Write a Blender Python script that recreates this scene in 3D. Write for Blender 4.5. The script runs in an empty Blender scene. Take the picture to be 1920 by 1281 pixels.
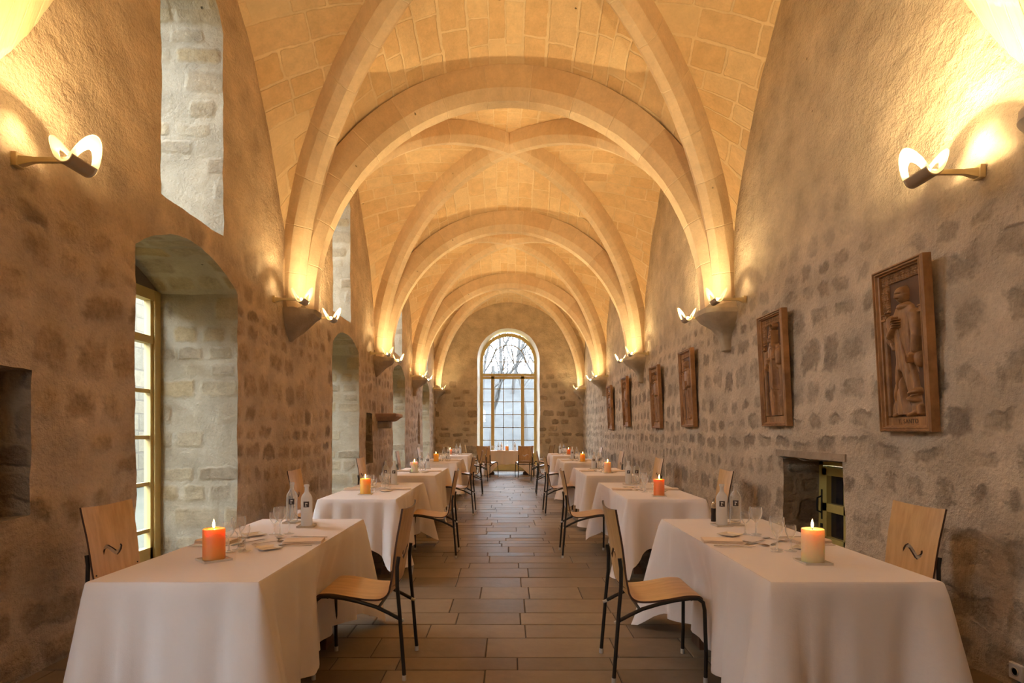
import bpy, math, random
import numpy as np
from math import sin, cos, pi, sqrt, radians, atan2, hypot, exp
from mathutils import Vector, Matrix, noise, geometry

# ------------------------------------------------------------------ camera, world, exposure
sc = bpy.context.scene
COL = sc.collection
W_PX, H_PX, F_PX = 1920, 1281, 1150.0
EYE = 1.33
cam_d = bpy.data.cameras.new('camera')
cam = bpy.data.objects.new('camera', cam_d)
COL.objects.link(cam)
cam.location = (0, 0, EYE)
cam.rotation_euler = (pi / 2, 0, 0)
cam_d.sensor_width = 36.0
cam_d.lens = F_PX * 36.0 / W_PX
cam_d.shift_x = 5.0 / W_PX
cam_d.shift_y = 167.5 / W_PX
cam_d.clip_end = 300
sc.camera = cam
sc.view_settings.view_transform = 'Standard'
sc.view_settings.look = 'None'
sc.view_settings.gamma = 1
sc.view_settings.exposure = 0.88
sc.cycles.use_denoising = True
sc.cycles.adaptive_threshold = 0.02
sc.cycles.max_bounces = 7
sc.cycles.diffuse_bounces = 5
sc.cycles.transparent_max_bounces = 16
sc.cycles.caustics_reflective = False
sc.cycles.caustics_refractive = False
sc.cycles.sample_clamp_indirect = 6.0

SKY = 14.5            # overcast sky radiance
SCONCE_W = 44.0      # each wall lamp
LAMP_COL = (1.0, 0.75, 0.38)
world = bpy.data.worlds.new('overcast_sky')
sc.world = world
world.use_nodes = True
wn = world.node_tree
wb = wn.nodes['Background']
wb.inputs['Color'].default_value = (0.80, 0.90, 1.0, 1)
wb.inputs['Strength'].default_value = SKY

def portal(loc, rot, sx, sy):
    l = bpy.data.lights.new('window_portal', 'AREA')
    l.shape = 'RECTANGLE'; l.size = sx; l.size_y = sy
    l.cycles.is_portal = True
    o = bpy.data.objects.new('window_portal', l)
    o.location = loc; o.rotation_euler = rot
    COL.objects.link(o)

# room measures (metres)
A = 2.6                       # half width of the hall
YB, YE = -2.3, 21.6           # wall behind the viewer, far wall
CORB = [2.54, 7.26, 11.96, 16.66, 21.36]
NICHE = [0.36, 5.06, 9.80, 14.50, 19.20]
ZS = 2.75                     # springing of the vault
for yc in NICHE:
    portal((-3.5, yc, 1.3), (0, -pi / 2, 0), 2.6, 1.5)
    portal((-3.5, yc - .1, 4.1), (0, -pi / 2, 0), 2.2, 1.0)
portal((0, 22.15, 2.6), (-pi / 2, 0, 0), 2.0, 4.4)
portal((-2.1, YB - .5, 2.5), (pi / 2, 0, 0), .6, 1.2)  # portal of the unseen opening added behind the viewer

# ------------------------------------------------------------------ mesh helpers
def tag(o, label=None, cat=None, group=None, kind=None):
    if label: o['label'] = label
    if cat: o['category'] = cat
    if group: o['group'] = group
    if kind: o['kind'] = kind
    return o

def thing(name, label, cat, loc=(0, 0, 0), rz=0.0, group=None):
    o = bpy.data.objects.new(name, None)
    o.empty_display_size = .1
    COL.objects.link(o)
    o.location = loc; o.rotation_euler = (0, 0, rz)
    return tag(o, label, cat, group)

def copy_tree(o, parent=None):
    c = o.copy(); COL.objects.link(c)
    if parent: c.parent = parent
    for ch in list(o.children):
        copy_tree(ch, c)
    return c

class MB:
    def __init__(s):
        s.v = []; s.f = []; s.m = []; s.uv = {}
    def add(s, vs, fs, mi=0, uvs=None):
        b = len(s.v)
        s.v.extend([tuple(p) for p in vs])
        for k, f in enumerate(fs):
            if uvs is not None: s.uv[len(s.f)] = [uvs[i] for i in f]
            s.f.append(tuple(i + b for i in f)); s.m.append(mi)
        return s
    def box(s, lo, hi, mi=0, M=None):
        x0, y0, z0 = lo; x1, y1, z1 = hi
        vs = [(x0,y0,z0),(x1,y0,z0),(x1,y1,z0),(x0,y1,z0),(x0,y0,z1),(x1,y0,z1),(x1,y1,z1),(x0,y1,z1)]
        if M is not None: vs = [M @ Vector(p) for p in vs]
        return s.add(vs, [(0,3,2,1),(4,5,6,7),(0,1,5,4),(1,2,6,5),(2,3,7,6),(3,0,4,7)], mi)
    def tube(s, path, r, n=8, mi=0, cap=True):
        P = [Vector(p) for p in path]
        rs = r if isinstance(r, (list, tuple)) else [r] * len(P)
        vs = []; fs = []
        ref = None
        for i, p in enumerate(P):
            t = (P[min(i + 1, len(P) - 1)] - P[max(i - 1, 0)]).normalized()
            if ref is None:
                ref = Vector((0, 0, 1)) if abs(t.z) < .9 else Vector((0, 1, 0))
            a = t.cross(ref).normalized(); b = t.cross(a).normalized(); ref = -b if False else a.cross(t).normalized()
            b = ref
            for k in range(n):
                w = 2 * pi * k / n
                vs.append(p + a * (cos(w) * rs[i]) + b * (sin(w) * rs[i]))
        for i in range(len(P) - 1):
            for k in range(n):
                k2 = (k + 1) % n
                fs.append((i*n+k, i*n+k2, (i+1)*n+k2, (i+1)*n+k))
        if cap:
            fs.append(tuple(range(n))[::-1]); fs.append(tuple((len(P)-1)*n + k for k in range(n)))
        return s.add(vs, fs, mi)
    def lathe(s, prof, n=20, c=(0, 0, 0), mi=0):
        vs = []; fs = []
        for (r, z) in prof:
            for k in range(n):
                w = 2 * pi * k / n
                vs.append((c[0] + r * cos(w), c[1] + r * sin(w), c[2] + z))
        for i in range(len(prof) - 1):
            for k in range(n):
                k2 = (k + 1) % n
                fs.append((i*n+k, i*n+k2, (i+1)*n+k2, (i+1)*n+k))
        if prof[0][0] > 1e-4: fs.append(tuple(range(n))[::-1])
        if prof[-1][0] > 1e-4: fs.append(tuple((len(prof)-1)*n + k for k in range(n)))
        return s.add(vs, fs, mi)
    def grid(s, fn, nu, nv, mi=0, uvfn=None, closeu=False):
        vs = []; uvs = []
        for j in range(nv + 1):
            for i in range(nu + (0 if closeu else 1)):
                vs.append(fn(i / nu, j / nv))
                uvs.append(uvfn(i / nu, j / nv) if uvfn else (0, 0))
        w = nu + (0 if closeu else 1)
        fs = []
        for j in range(nv):
            for i in range(nu):
                i2 = (i + 1) % w if closeu else i + 1
                fs.append((j*w+i, j*w+i2, (j+1)*w+i2, (j+1)*w+i))
        return s.add(vs, fs, mi, uvs if uvfn else None)
    def prism(s, poly, fn0, fn1, mi=0):
        n = len(poly)
        vs = [fn0(*p) for p in poly] + [fn1(*p) for p in poly]
        fs = [tuple(range(n)), tuple(range(2*n-1, n-1, -1))] + [(i, (i+1) % n + 0, (i+1) % n + n, i + n)[::-1] for i in range(n)]
        return s.add(vs, fs, mi)
    def build(s, name, mats, parent=None, smooth=False, boxuv=False, fixn=True):
        me = bpy.data.meshes.new(name)
        me.from_pydata(s.v, [], s.f)
        if not isinstance(mats, (list, tuple)): mats = [mats]
        for m in mats: me.materials.append(m)
        me.polygons.foreach_set('material_index', s.m)
        if boxuv or s.uv:
            ul = me.uv_layers.new(name='UVMap')
            for p in me.polygons:
                if p.index in s.uv:
                    for li, uv in zip(p.loop_indices, s.uv[p.index]): ul.data[li].uv = uv
                else:
                    nx, ny, nz = [abs(c) for c in p.normal]
                    for li in p.loop_indices:
                        co = me.vertices[me.loops[li].vertex_index].co
                        if nx >= ny and nx >= nz: uv = (co.y, co.z)
                        elif ny >= nz: uv = (co.x, co.z)
                        else: uv = (co.x, co.y)
                        ul.data[li].uv = uv
        if fixn:
            import bmesh
            bm = bmesh.new(); bm.from_mesh(me)
            bmesh.ops.recalc_face_normals(bm, faces=bm.faces)
            bm.to_mesh(me); bm.free()
        if smooth:
            me.polygons.foreach_set('use_smooth', [True] * len(me.polygons))
            if smooth != True: me.set_sharp_from_angle(angle=radians(smooth))
        me.update()
        o = bpy.data.objects.new(name, me)
        COL.objects.link(o)
        if parent: o.parent = parent
        return o

# ------------------------------------------------------------------ materials
class G:
    """small node-graph builder"""
    def __init__(s, name):
        s.mat = bpy.data.materials.new(name); s.mat.use_nodes = True
        s.nt = s.mat.node_tree; s.nt.nodes.clear()
        s.out = s.nt.nodes.new('ShaderNodeOutputMaterial')
    def new(s, t, **kw):
        n = s.nt.nodes.new(t)
        for k, v in kw.items(): setattr(n, k, v)
        return n
    def put(s, sock, v):
        if isinstance(v, bpy.types.NodeSocket): s.nt.links.new(v, sock)
        elif v is not None:
            if isinstance(v, (tuple, list)) and len(v) == 3 and sock.type == 'RGBA': v = (*v, 1)
            sock.default_value = v
    def m(s, op, a, b=None, c=None, clamp=False):
        n = s.new('ShaderNodeMath', operation=op, use_clamp=clamp)
        s.put(n.inputs[0], a)
        if b is not None: s.put(n.inputs[1], b)
        if c is not None: s.put(n.inputs[2], c)
        return n.outputs[0]
    def vm(s, op, a, b=None, sc=None):
        n = s.new('ShaderNodeVectorMath', operation=op)
        s.put(n.inputs[0], a)
        if b is not None: s.put(n.inputs[1], b)
        if sc is not None: s.put(n.inputs['Scale'], sc)
        return n.outputs[0]
    def mix(s, f, a, b, mode='MIX'):
        n = s.new('ShaderNodeMix', data_type='RGBA', blend_type=mode)
        s.put(n.inputs[0], f); s.put(n.inputs[6], a); s.put(n.inputs[7], b)
        return n.outputs[2]
    def rng(s, v, a, b, c=0.0, d=1.0, smooth=True):
        n = s.new('ShaderNodeMapRange', interpolation_type='SMOOTHSTEP' if smooth else 'LINEAR')
        for i, q in enumerate((v, a, b, c, d)): s.put(n.inputs[i], q)
        return n.outputs[0]
    def noise(s, vec, scale, detail=4, rough=.55, col=False):
        n = s.new('ShaderNodeTexNoise', noise_dimensions='3D')
        s.put(n.inputs['Vector'], vec); s.put(n.inputs['Scale'], scale)
        s.put(n.inputs['Detail'], detail); s.put(n.inputs['Roughness'], rough)
        return n.outputs[1] if col else n.outputs[0]
    def white(s, x, y=None):
        n = s.new('ShaderNodeTexWhiteNoise', noise_dimensions='2D' if y is not None else '1D')
        if y is None:
            s.put(n.inputs['W'], x)
        else:
            cx = s.new('ShaderNodeCombineXYZ'); s.put(cx.inputs[0], x); s.put(cx.inputs[1], y)
            s.put(n.inputs['Vector'], cx.outputs[0])
        return n.outputs[0], n.outputs[1]
    def sep(s, v):
        n = s.new('ShaderNodeSeparateXYZ'); s.put(n.inputs[0], v); return n.outputs
    def sepc(s, v):
        n = s.new('ShaderNodeSeparateColor'); s.put(n.inputs[0], v); return n.outputs
    def comb(s, x, y, z=0.0):
        n = s.new('ShaderNodeCombineXYZ')
        s.put(n.inputs[0], x); s.put(n.inputs[1], y); s.put(n.inputs[2], z); return n.outputs[0]
    def bump(s, h, dist=.01, strength=1.0, normal=None):
        n = s.new('ShaderNodeBump'); s.put(n.inputs['Height'], h)
        s.put(n.inputs['Distance'], dist); s.put(n.inputs['Strength'], strength)
        if normal is not None: s.put(n.inputs['Normal'], normal)
        return n.outputs[0]
    def principled(s, col, rough=.8, metal=0.0, normal=None, **kw):
        n = s.new('ShaderNodeBsdfPrincipled')
        s.put(n.inputs['Base Color'], col); s.put(n.inputs['Roughness'], rough); s.put(n.inputs['Metallic'], metal)
        if normal is not None: s.put(n.inputs['Normal'], normal)
        for k, v in kw.items(): s.put(n.inputs[k.replace('_', ' ')], v)
        return n.outputs[0]
    def done(s, sh):
        s.put(s.out.inputs[0], sh); return s.mat
    def uv(s): return s.new('ShaderNodeUVMap').outputs[0]
    def pos(s): return s.new('ShaderNodeNewGeometry').outputs['Position']
    def obj(s): return s.new('ShaderNodeTexCoord').outputs['Object']

def masonry(name, h, w, stones, mortar, warp=.05, wfreq=1.6, gap=.012, jit=.03, soft=.02, rnd=.06, hide=0.0,
            rough=.9, bumpd=.02, plaster=None, pz=None, grain=.35, var=.6, uscale=1.0):
    g = G(name)
    uv = g.uv()
    wn_ = g.noise(uv, wfreq, 3, .5, True)
    off = g.vm('SCALE', g.vm('SUBTRACT', wn_, (.5, .5, .5)), sc=warp * 2)
    wn2 = g.noise(uv, 9.0, 2, .5, True)
    off2 = g.vm('SCALE', g.vm('SUBTRACT', wn2, (.5, .5, .5)), sc=jit)
    p = g.vm('ADD', g.vm('ADD', uv, off), off2)
    x, y, _ = g.sep(p)
    # rows of uneven height
    y = g.m('ADD', y, g.m('MULTIPLY', g.m('SINE', g.m('MULTIPLY', y, 2.1 / h * .6)), h * .22))
    yr = g.m('DIVIDE', y, h)
    row = g.m('FLOOR', yr)
    r1, rc = g.white(g.m('ADD', row, .37))
    wrow = g.m('MULTIPLY', g.m('ADD', g.m('MULTIPLY', r1, .7), .65), w)
    xs = g.m('ADD', g.m('DIVIDE', x, wrow), g.m('MULTIPLY', r1, 31.7))
    colu = g.m('FLOOR', xs)
    # shift the joint of every column by a random amount
    idv, idc = g.white(g.m('ADD', colu, .5), g.m('ADD', row, .5))
    cr, cg, cb = g.sepc(idc)[:3]
    du = g.m('MULTIPLY', g.m('SUBTRACT', .5, g.m('ABSOLUTE', g.m('SUBTRACT', g.m('FRACT', xs), .5))), wrow)
    dv = g.m('MULTIPLY', g.m('SUBTRACT', .5, g.m('ABSOLUTE', g.m('SUBTRACT', g.m('FRACT', yr), .5))), h)
    d = g.m('SMOOTH_MIN', du, dv, rnd)
    d = g.m('SUBTRACT', d, g.m('MULTIPLY', cb, gap * 1.6))
    n3 = g.noise(uv, 14.0, 3, .6)
    d = g.m('SUBTRACT', d, g.m('MULTIPLY', g.m('SUBTRACT', n3, .5), jit * 1.2))
    mask = g.rng(d, gap, gap + soft)
    big = g.noise(uv, .55, 3, .6)
    if hide > 0:
        vis = g.rng(g.m('ADD', g.m('MULTIPLY', cr, .7), g.m('MULTIPLY', big, .6)), hide, hide + .18)
        mask_v = g.m('MULTIPLY', mask, vis)
    else:
        mask_v = mask
    pz_ = None
    if pz:
        zz = g.sep(g.pos())[2]
        pz_ = g.rng(g.m('ADD', zz, g.m('MULTIPLY', g.m('SUBTRACT', big, .5), 2.2)), pz[0], pz[1])
        mask_v = g.m('MULTIPLY', mask_v, g.m('SUBTRACT', 1.0, g.m('MULTIPLY', pz_, .9)))
    ramp = g.new('ShaderNodeValToRGB')
    el = ramp.color_ramp.elements
    el[0].position = 0; el[0].color = (*stones[0], 1)
    el[1].position = 1; el[1].color = (*stones[-1], 1)
    for i, c in enumerate(stones[1:-1]):
        e = el.new((i + 1) / (len(stones) - 1)); e.color = (*c, 1)
    g.put(ramp.inputs[0], cg)
    fine = g.noise(uv, 7.0, 6, .65)
    fine2 = g.noise(uv, 38.0, 4, .7)
    tone = g.m('ADD', g.rng(fine, .3, .7, 1 - grain * .6, 1 + grain * .35, False), g.m('MULTIPLY', g.m('SUBTRACT', fine2, .5), grain * 1.2))
    stone = g.mix(1.0, ramp.outputs[0], g.comb(tone, tone, tone), 'MULTIPLY')
    mt = g.rng(g.noise(uv, 2.2, 5, .6), .3, .7, 1 - var * .25, 1 + var * .12, False)
    mt = g.m('ADD', mt, g.m('MULTIPLY', g.m('SUBTRACT', fine2, .5), grain * .6))
    mort = g.mix(1.0, mortar, g.comb(mt, mt, mt), 'MULTIPLY')
    if plaster and pz_ is not None:
        pl = g.mix(1.0, plaster, g.comb(mt, mt, mt), 'MULTIPLY')
        mort = g.mix(pz_, mort, pl)
    col = g.mix(mask_v, mort, stone)
    # sparse small dark pits
    vor = g.new('ShaderNodeTexVoronoi'); g.put(vor.inputs['Vector'], uv); vor.inputs['Scale'].default_value = 2.6
    pit = g.rng(g.m('ADD', vor.outputs['Distance'], g.m('MULTIPLY', fine2, .04)), .035, .06, 1.0, 0.0)
    col = g.mix(g.m('MULTIPLY', pit, .75), col, (.05, .035, .02))
    hgt = g.m('ADD', g.m('MULTIPLY', mask_v, .5), g.m('MULTIPLY', fine, 1.0))
    hgt = g.m('ADD', hgt, g.m('MULTIPLY', fine2, .35))
    hgt = g.m('ADD', hgt, g.m('MULTIPLY', g.noise(uv, 2.4, 5, .6), 1.6))
    hgt = g.m('SUBTRACT', hgt, pit)
    nr = g.bump(hgt, bumpd, 1.0)
    return g.done(g.principled(col, rough, 0.0, nr, Specular_IOR_Level=.25))

def simple(name, col, rough=.5, metal=0.0, bump=0.0, bscale=60, vary=0.0, **kw):
    g = G(name)
    c = col; nr = None
    if vary > 0:
        n = g.noise(g.obj(), bscale * .15, 4, .6)
        t = g.rng(n, .3, .7, 1 - vary, 1 + vary, False)
        c = g.mix(1.0, col, g.comb(t, t, t), 'MULTIPLY')
    if bump > 0:
        nr = g.bump(g.noise(g.obj(), bscale, 4, .6), bump)
    return g.done(g.principled(c, rough, metal, nr, **kw))

def wood(name, c1, c2, scale=(3, 40, 40), rough=.45, **kw):
    g = G(name)
    p = g.vm('MULTIPLY', g.obj(), scale)
    n = g.noise(p, 1.0, 5, .6)
    n2 = g.noise(g.obj(), 3.0, 2, .5)
    f = g.rng(g.m('ADD', g.m('MULTIPLY', n, .8), g.m('MULTIPLY', n2, .3)), .35, .75)
    return g.done(g.principled(g.mix(f, c1, c2), rough, 0.0, g.bump(n, .0008), **kw))

M = {}
M['wall_left'] = masonry('warm_rubble_masonry', .24, .36,
    [(.26,.19,.14), (.42,.31,.22), (.52,.385,.265), (.36,.265,.20), (.58,.44,.31), (.48,.36,.25)], (.60, .475, .37),
    warp=.15, gap=.008, jit=.07, soft=.07, rnd=.09, hide=.28, bumpd=.045, plaster=(.64, .47, .31), pz=(2.3, 3.5), grain=.6, var=1.3)
M['wall_right'] = masonry('grey_rubble_masonry', .26, .36,
    [(.29,.225,.165), (.40,.315,.225), (.33,.26,.19), (.48,.38,.27), (.37,.29,.21), (.54,.43,.31)], (.60, .48, .35),
    warp=.15, gap=.018, jit=.085, soft=.055, rnd=.10, hide=.14, bumpd=.045, plaster=(.60, .47, .32), pz=(2.3, 3.3), grain=.6, var=1.3)
M['wall_end'] = masonry('end_rubble_masonry', .26, .42,
    [(.27,.21,.14), (.44,.33,.22), (.35,.27,.18), (.52,.40,.27)], (.58, .46, .32),
    warp=.09, gap=.022, jit=.04, soft=.03, rnd=.08, hide=.50, bumpd=.045, plaster=(.60, .46, .30), pz=(2.6, 3.6), grain=.6, var=1.3)
M['jamb'] = masonry('pale_limestone_masonry', .20, .36,
    [(.33,.27,.19), (.37,.30,.20), (.32,.265,.195), (.36,.27,.15), (.285,.23,.165)], (.37, .315, .235),
    warp=.04, gap=.008, jit=.03, soft=.035, rnd=.05, hide=.46, bumpd=.018, grain=.45, var=1.0)
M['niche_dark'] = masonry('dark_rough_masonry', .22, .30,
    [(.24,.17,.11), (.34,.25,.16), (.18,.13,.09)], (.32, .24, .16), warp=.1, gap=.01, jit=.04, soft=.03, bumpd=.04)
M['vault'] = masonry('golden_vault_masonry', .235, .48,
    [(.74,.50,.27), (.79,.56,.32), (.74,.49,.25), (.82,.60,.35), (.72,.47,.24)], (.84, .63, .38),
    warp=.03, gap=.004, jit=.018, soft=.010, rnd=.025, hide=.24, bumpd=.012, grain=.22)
M['rib'] = masonry('dressed_rib_stone', 6.0, .42,
    [(.68,.50,.31), (.77,.58,.38), (.70,.50,.31)], (.82, .63, .42),
    warp=.0, gap=.0015, jit=.006, soft=.006, rnd=.003, hide=0, bumpd=.008, grain=.2)
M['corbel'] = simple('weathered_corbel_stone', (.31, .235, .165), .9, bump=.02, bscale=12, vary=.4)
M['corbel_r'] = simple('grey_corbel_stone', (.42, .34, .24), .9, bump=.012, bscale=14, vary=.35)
M['ext_wall'] = masonry('cloister_ashlar', .42, .8,
    [(.12,.105,.075), (.135,.12,.085), (.10,.093,.07)], (.088, .08, .062), warp=.01, gap=.008, jit=.01, soft=.01, rnd=.01, bumpd=.006)
M['yellow'] = simple('ochre_painted_wood', (.50, .37, .13), .5, vary=.08, bscale=20)
M['yellow_door'] = simple('yellow_painted_wood', (.50, .40, .12), .45, vary=.1, bscale=20)
M['muntin'] = simple('grey_brown_glazing_bar', (.30, .26, .18), .5)
M['black_iron'] = simple('black_iron', (.02, .018, .016), .5, .4)
M['dark_pane'] = simple('dark_glass_pane', (.02, .018, .02), .12)
# glass for window panes: clear with a fresnel reflection
def thin_glass(name, tint=(.97, .98, .97), refl=1.0, ior=1.45, rough=.0, glint_white=0.0):
    g = G(name)
    tr = g.new('ShaderNodeBsdfTransparent'); g.put(tr.inputs[0], tint)
    gl = g.new('ShaderNodeBsdfGlossy'); gl.inputs['Roughness'].default_value = rough
    lw = g.new('ShaderNodeLayerWeight'); lw.inputs['Blend'].default_value = .5
    frs = g.m('ADD', .04, g.m('MULTIPLY', g.m('POWER', lw.outputs['Facing'], 3.5), .75))
    mx = g.new('ShaderNodeMixShader')
    g.put(mx.inputs[0], g.m('MULTIPLY', frs, refl))
    g.put(mx.inputs[1], tr.outputs[0]); g.put(mx.inputs[2], gl.outputs[0])
    if glint_white:  # white mixed into the glass, strongest at edges, stands in for bright highlights
        df = g.new('ShaderNodeBsdfTranslucent'); g.put(df.inputs[0], (.95, .94, .93))
        d2 = g.new('ShaderNodeBsdfDiffuse'); g.put(d2.inputs[0], (.95, .94, .93))
        ma = g.new('ShaderNodeMixShader'); ma.inputs[0].default_value = .5; g.put(ma.inputs[1], df.outputs[0]); g.put(ma.inputs[2], d2.outputs[0])
        mb_ = g.new('ShaderNodeMixShader'); g.put(mb_.inputs[0], g.m('MULTIPLY', g.m('ADD', .25, g.m('POWER', lw.outputs['Facing'], 2.0)), glint_white))
        g.put(mb_.inputs[1], mx.outputs[0]); g.put(mb_.inputs[2], ma.outputs[0]); return g.done(mb_.outputs[0])
    return g.done(mx.outputs[0])
M['pane'] = thin_glass('window_glass')
M['dimming_pane'] = thin_glass('sky_dimming_glass', (.62, .64, .66), .6)  # grey tint put into the glass to dim the bright sky beyond

# ------------------------------------------------------------------ room shell
def wob(p, amp=.013):
    v = Vector(p)
    return v + noise.noise_vector(v * 2.3) * amp * 1.3 + noise.noise_vector(v * 9.0 + Vector((7, 3, 1))) * amp * .55

def in_poly(x, y, poly):
    c = False; n = len(poly); j = n - 1
    for i in range(n):
        xi, yi = poly[i]; xj, yj = poly[j]
        if (yi > y) != (yj > y) and x < (xj - xi) * (y - yi) / (yj - yi) + xi: c = not c
        j = i
    return c

def resample(poly, step):
    out = []
    for i, a in enumerate(poly):
        b = poly[(i + 1) % len(poly)]
        n = max(1, int(round(hypot(b[0]-a[0], b[1]-a[1]) / step)))
        for k in range(n):
            out.append((a[0] + (b[0]-a[0]) * k / n, a[1] + (b[1]-a[1]) * k / n))
    return out

def sheet_faces(outline, holes, step, gstep):
    """triangulated sheet with holes: returns verts2d, tris, and each hole's boundary points"""
    loops = [resample(outline, step)] + [resample(h, step) for h in holes]
    pts = []; edges = []
    for lp in loops:
        b = len(pts); n = len(lp)
        pts += lp
        edges += [(b + i, b + (i + 1) % n) for i in range(n)]
    xs = [p[0] for p in outline]; ys = [p[1] for p in outline]
    nx = int((max(xs) - min(xs)) / gstep); ny = int((max(ys) - min(ys)) / gstep)
    rnd = random.Random(5)
    for i in range(1, nx):
        for j in range(1, ny):
            x = min(xs) + (i + rnd.uniform(-.2, .2)) * gstep; y = min(ys) + (j + rnd.uniform(-.2, .2)) * gstep
            if in_poly(x, y, outline): pts.append((x, y))
    r = geometry.delaunay_2d_cdt([Vector(p) for p in pts], edges, [], 0, 1e-6)
    vs, _, fs = r[0], r[1], r[2]
    keep = []
    for f in fs:
        cx = sum(vs[i].x for i in f) / 3; cy = sum(vs[i].y for i in f) / 3
        if not in_poly(cx, cy, outline): continue
        if any(in_poly(cx, cy, h) for h in holes): continue
        keep.append(tuple(f))
    return [(v.x, v.y) for v in vs], keep, loops[1:]

def arch_open(yc, w, z0, zs, rise, n=14):
    """opening outline: flat sides and an arched head"""
    a = w / 2
    R = (a * a + rise * rise) / (2 * rise); th = math.asin(min(1, a / R)); zc = zs + rise - R
    if rise >= a * .999: R = a; th = pi / 2; zc = zs
    pts = [(yc - a, z0), (yc + a, z0)]
    for k in range(n + 1):
        t = th - 2 * th * k / n
        pts.append((yc + R * sin(t), zc + R * cos(t)))
    return pts

def make_wall(name, mapf, inward, outline, openings, mats, gstep=.13):
    """openings: (poly, depth, jamb material index, back material index or None, splay)"""
    mb = MB()
    vs, fs, loops = sheet_faces(outline, [o[0] for o in openings], .07, gstep)
    mb.add([wob(mapf(x, y, 0)) for x, y in vs], fs, 0)
    for (poly, depth, ji, bi, splay), lp in zip(openings, loops):
        cx = sum(p[0] for p in poly) / len(poly); cy = (min(p[1] for p in poly) + max(p[1] for p in poly)) / 2
        n = len(lp); nd = max(2, int(depth / .1))
        rings = []
        for k in range(nd + 1):
            f = k / nd
            ring = []
            for (x, y) in lp:
                sx = cx + (x - cx) * (1 - splay * f); sy = cy + (y - cy) * (1 - splay * f * .3)
                ring.append(tuple(wob(mapf(sx, sy, depth * f), .013 if k < nd else .004)))
            rings.append(ring)
        V = [p for r in rings for p in r]
        F = [(k*n+i, k*n+(i+1) % n, (k+1)*n+(i+1) % n, (k+1)*n+i) for k in range(nd) for i in range(n)]
        mb.add(V, F, ji)
        if bi is not None:
            v2, f2, _ = sheet_faces([(cx + (x-cx)*(1-splay), cy + (y-cy)*(1-splay*.3)) for x, y in poly], [], .07, .09)
            mb.add([wob(mapf(x, y, depth), .02) for x, y in v2], f2, bi)
    o = mb.build(name, mats, boxuv=True, fixn=False)
    # smooth only the broad undulation
    o.data.polygons.foreach_set('use_smooth', [True] * len(o.data.polygons))
    o.data.set_sharp_from_angle(angle=radians(40))
    tag(o, kind='structure')
    return o

L_open = []
UPO = [.0, .02, -.27, -.15, -.12]
for i, yc in enumerate(NICHE):
    L_open.append((arch_open(yc, 1.60, -.02, 2.64, .24), .80, 1, None, 0.0))
    zt = 4.95 if i != 4 else 4.9
    L_open.append((arch_open(yc + UPO[i], 1.0, 3.10, zt, .33), .80, 1, None, 0.0))
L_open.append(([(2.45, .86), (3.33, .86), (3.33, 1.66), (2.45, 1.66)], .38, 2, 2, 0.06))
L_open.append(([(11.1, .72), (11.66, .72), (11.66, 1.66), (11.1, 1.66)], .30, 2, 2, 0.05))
L_open.append(([(17.45, .95), (17.85, .95), (17.85, 1.75), (17.65, 1.98), (17.45, 1.75)], .30, 0, 0, 0.05))
out_w = [(YB - .1, -.05), (YE + .1, -.05), (YE + .1, 6.3), (YB - .1, 6.3)]
wall_l = make_wall('wall_left', lambda y, z, d: (-A - d, y, z), 1, out_w, L_open, [M['wall_left'], M['jamb'], M['niche_dark']])
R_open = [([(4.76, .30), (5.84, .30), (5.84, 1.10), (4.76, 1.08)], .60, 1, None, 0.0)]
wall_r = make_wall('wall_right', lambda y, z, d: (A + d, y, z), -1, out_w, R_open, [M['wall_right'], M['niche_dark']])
out_e = [(-A - .1, -.05), (A + .1, -.05), (A + .1, 6.5), (-A - .1, 6.5)]
E_open = [(arch_open(-.03, 2.20, -.02, 3.84, 1.10, 28), .40, 1, None, 0.10)]
def emap(x, z, d): return (x, YE + d, z)
wall_e = make_wall('wall_back', emap, -1, out_e, E_open, [M['wall_end'], simple('white_plaster_reveal', (.80, .76, .68), .85, bump=.01, bscale=10)])
wall_f = make_wall('wall_front', lambda x, z, d: (x, YB - d, z), 1, out_e, [(arch_open(-2.1, .6, 2.0, 2.8, .2), .40, 0, None, 0.0)], [M['wall_end']], .3)  # unseen opening added here to bring daylight onto near tables and lower walls

# ---- ceiling: groined web of five bays
def prof_T(t, R): return ZS + R * sqrt(max(0, 1 - t * t))
def prof_D(t): return ZS + 3.17 * max(0, 1 - t ** 2.05) ** .5
def prof_W(t, q=.62): return ZS + 3.15 * max(0, 1 - t ** 1.7) ** q
AW = A + .03
RT = 2.76
web = MB()
BAYS = []
ys = [CORB[0] - 4.7] + CORB
for i in range(5):
    y0, y1 = ys[i], ys[i + 1]
    if i == 0: y0 = YB - .02
    BAYS.append((y0, y1 if i < 4 else YE + .02, RT, RT if i < 4 else 3.10))
NU, NR = 40, 10
def arc_table(fn, w):
    L = [0.0]; N = 200
    for k in range(N):
        t0, t1 = k / N, (k + 1) / N
        L.append(L[-1] + hypot(w / N, fn(t1) - fn(t0)))
    return lambda t: L[min(N, int(t * N))] + (t * N - int(t * N)) * (L[min(N, int(t*N)+1)] - L[min(N, int(t*N))])
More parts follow.
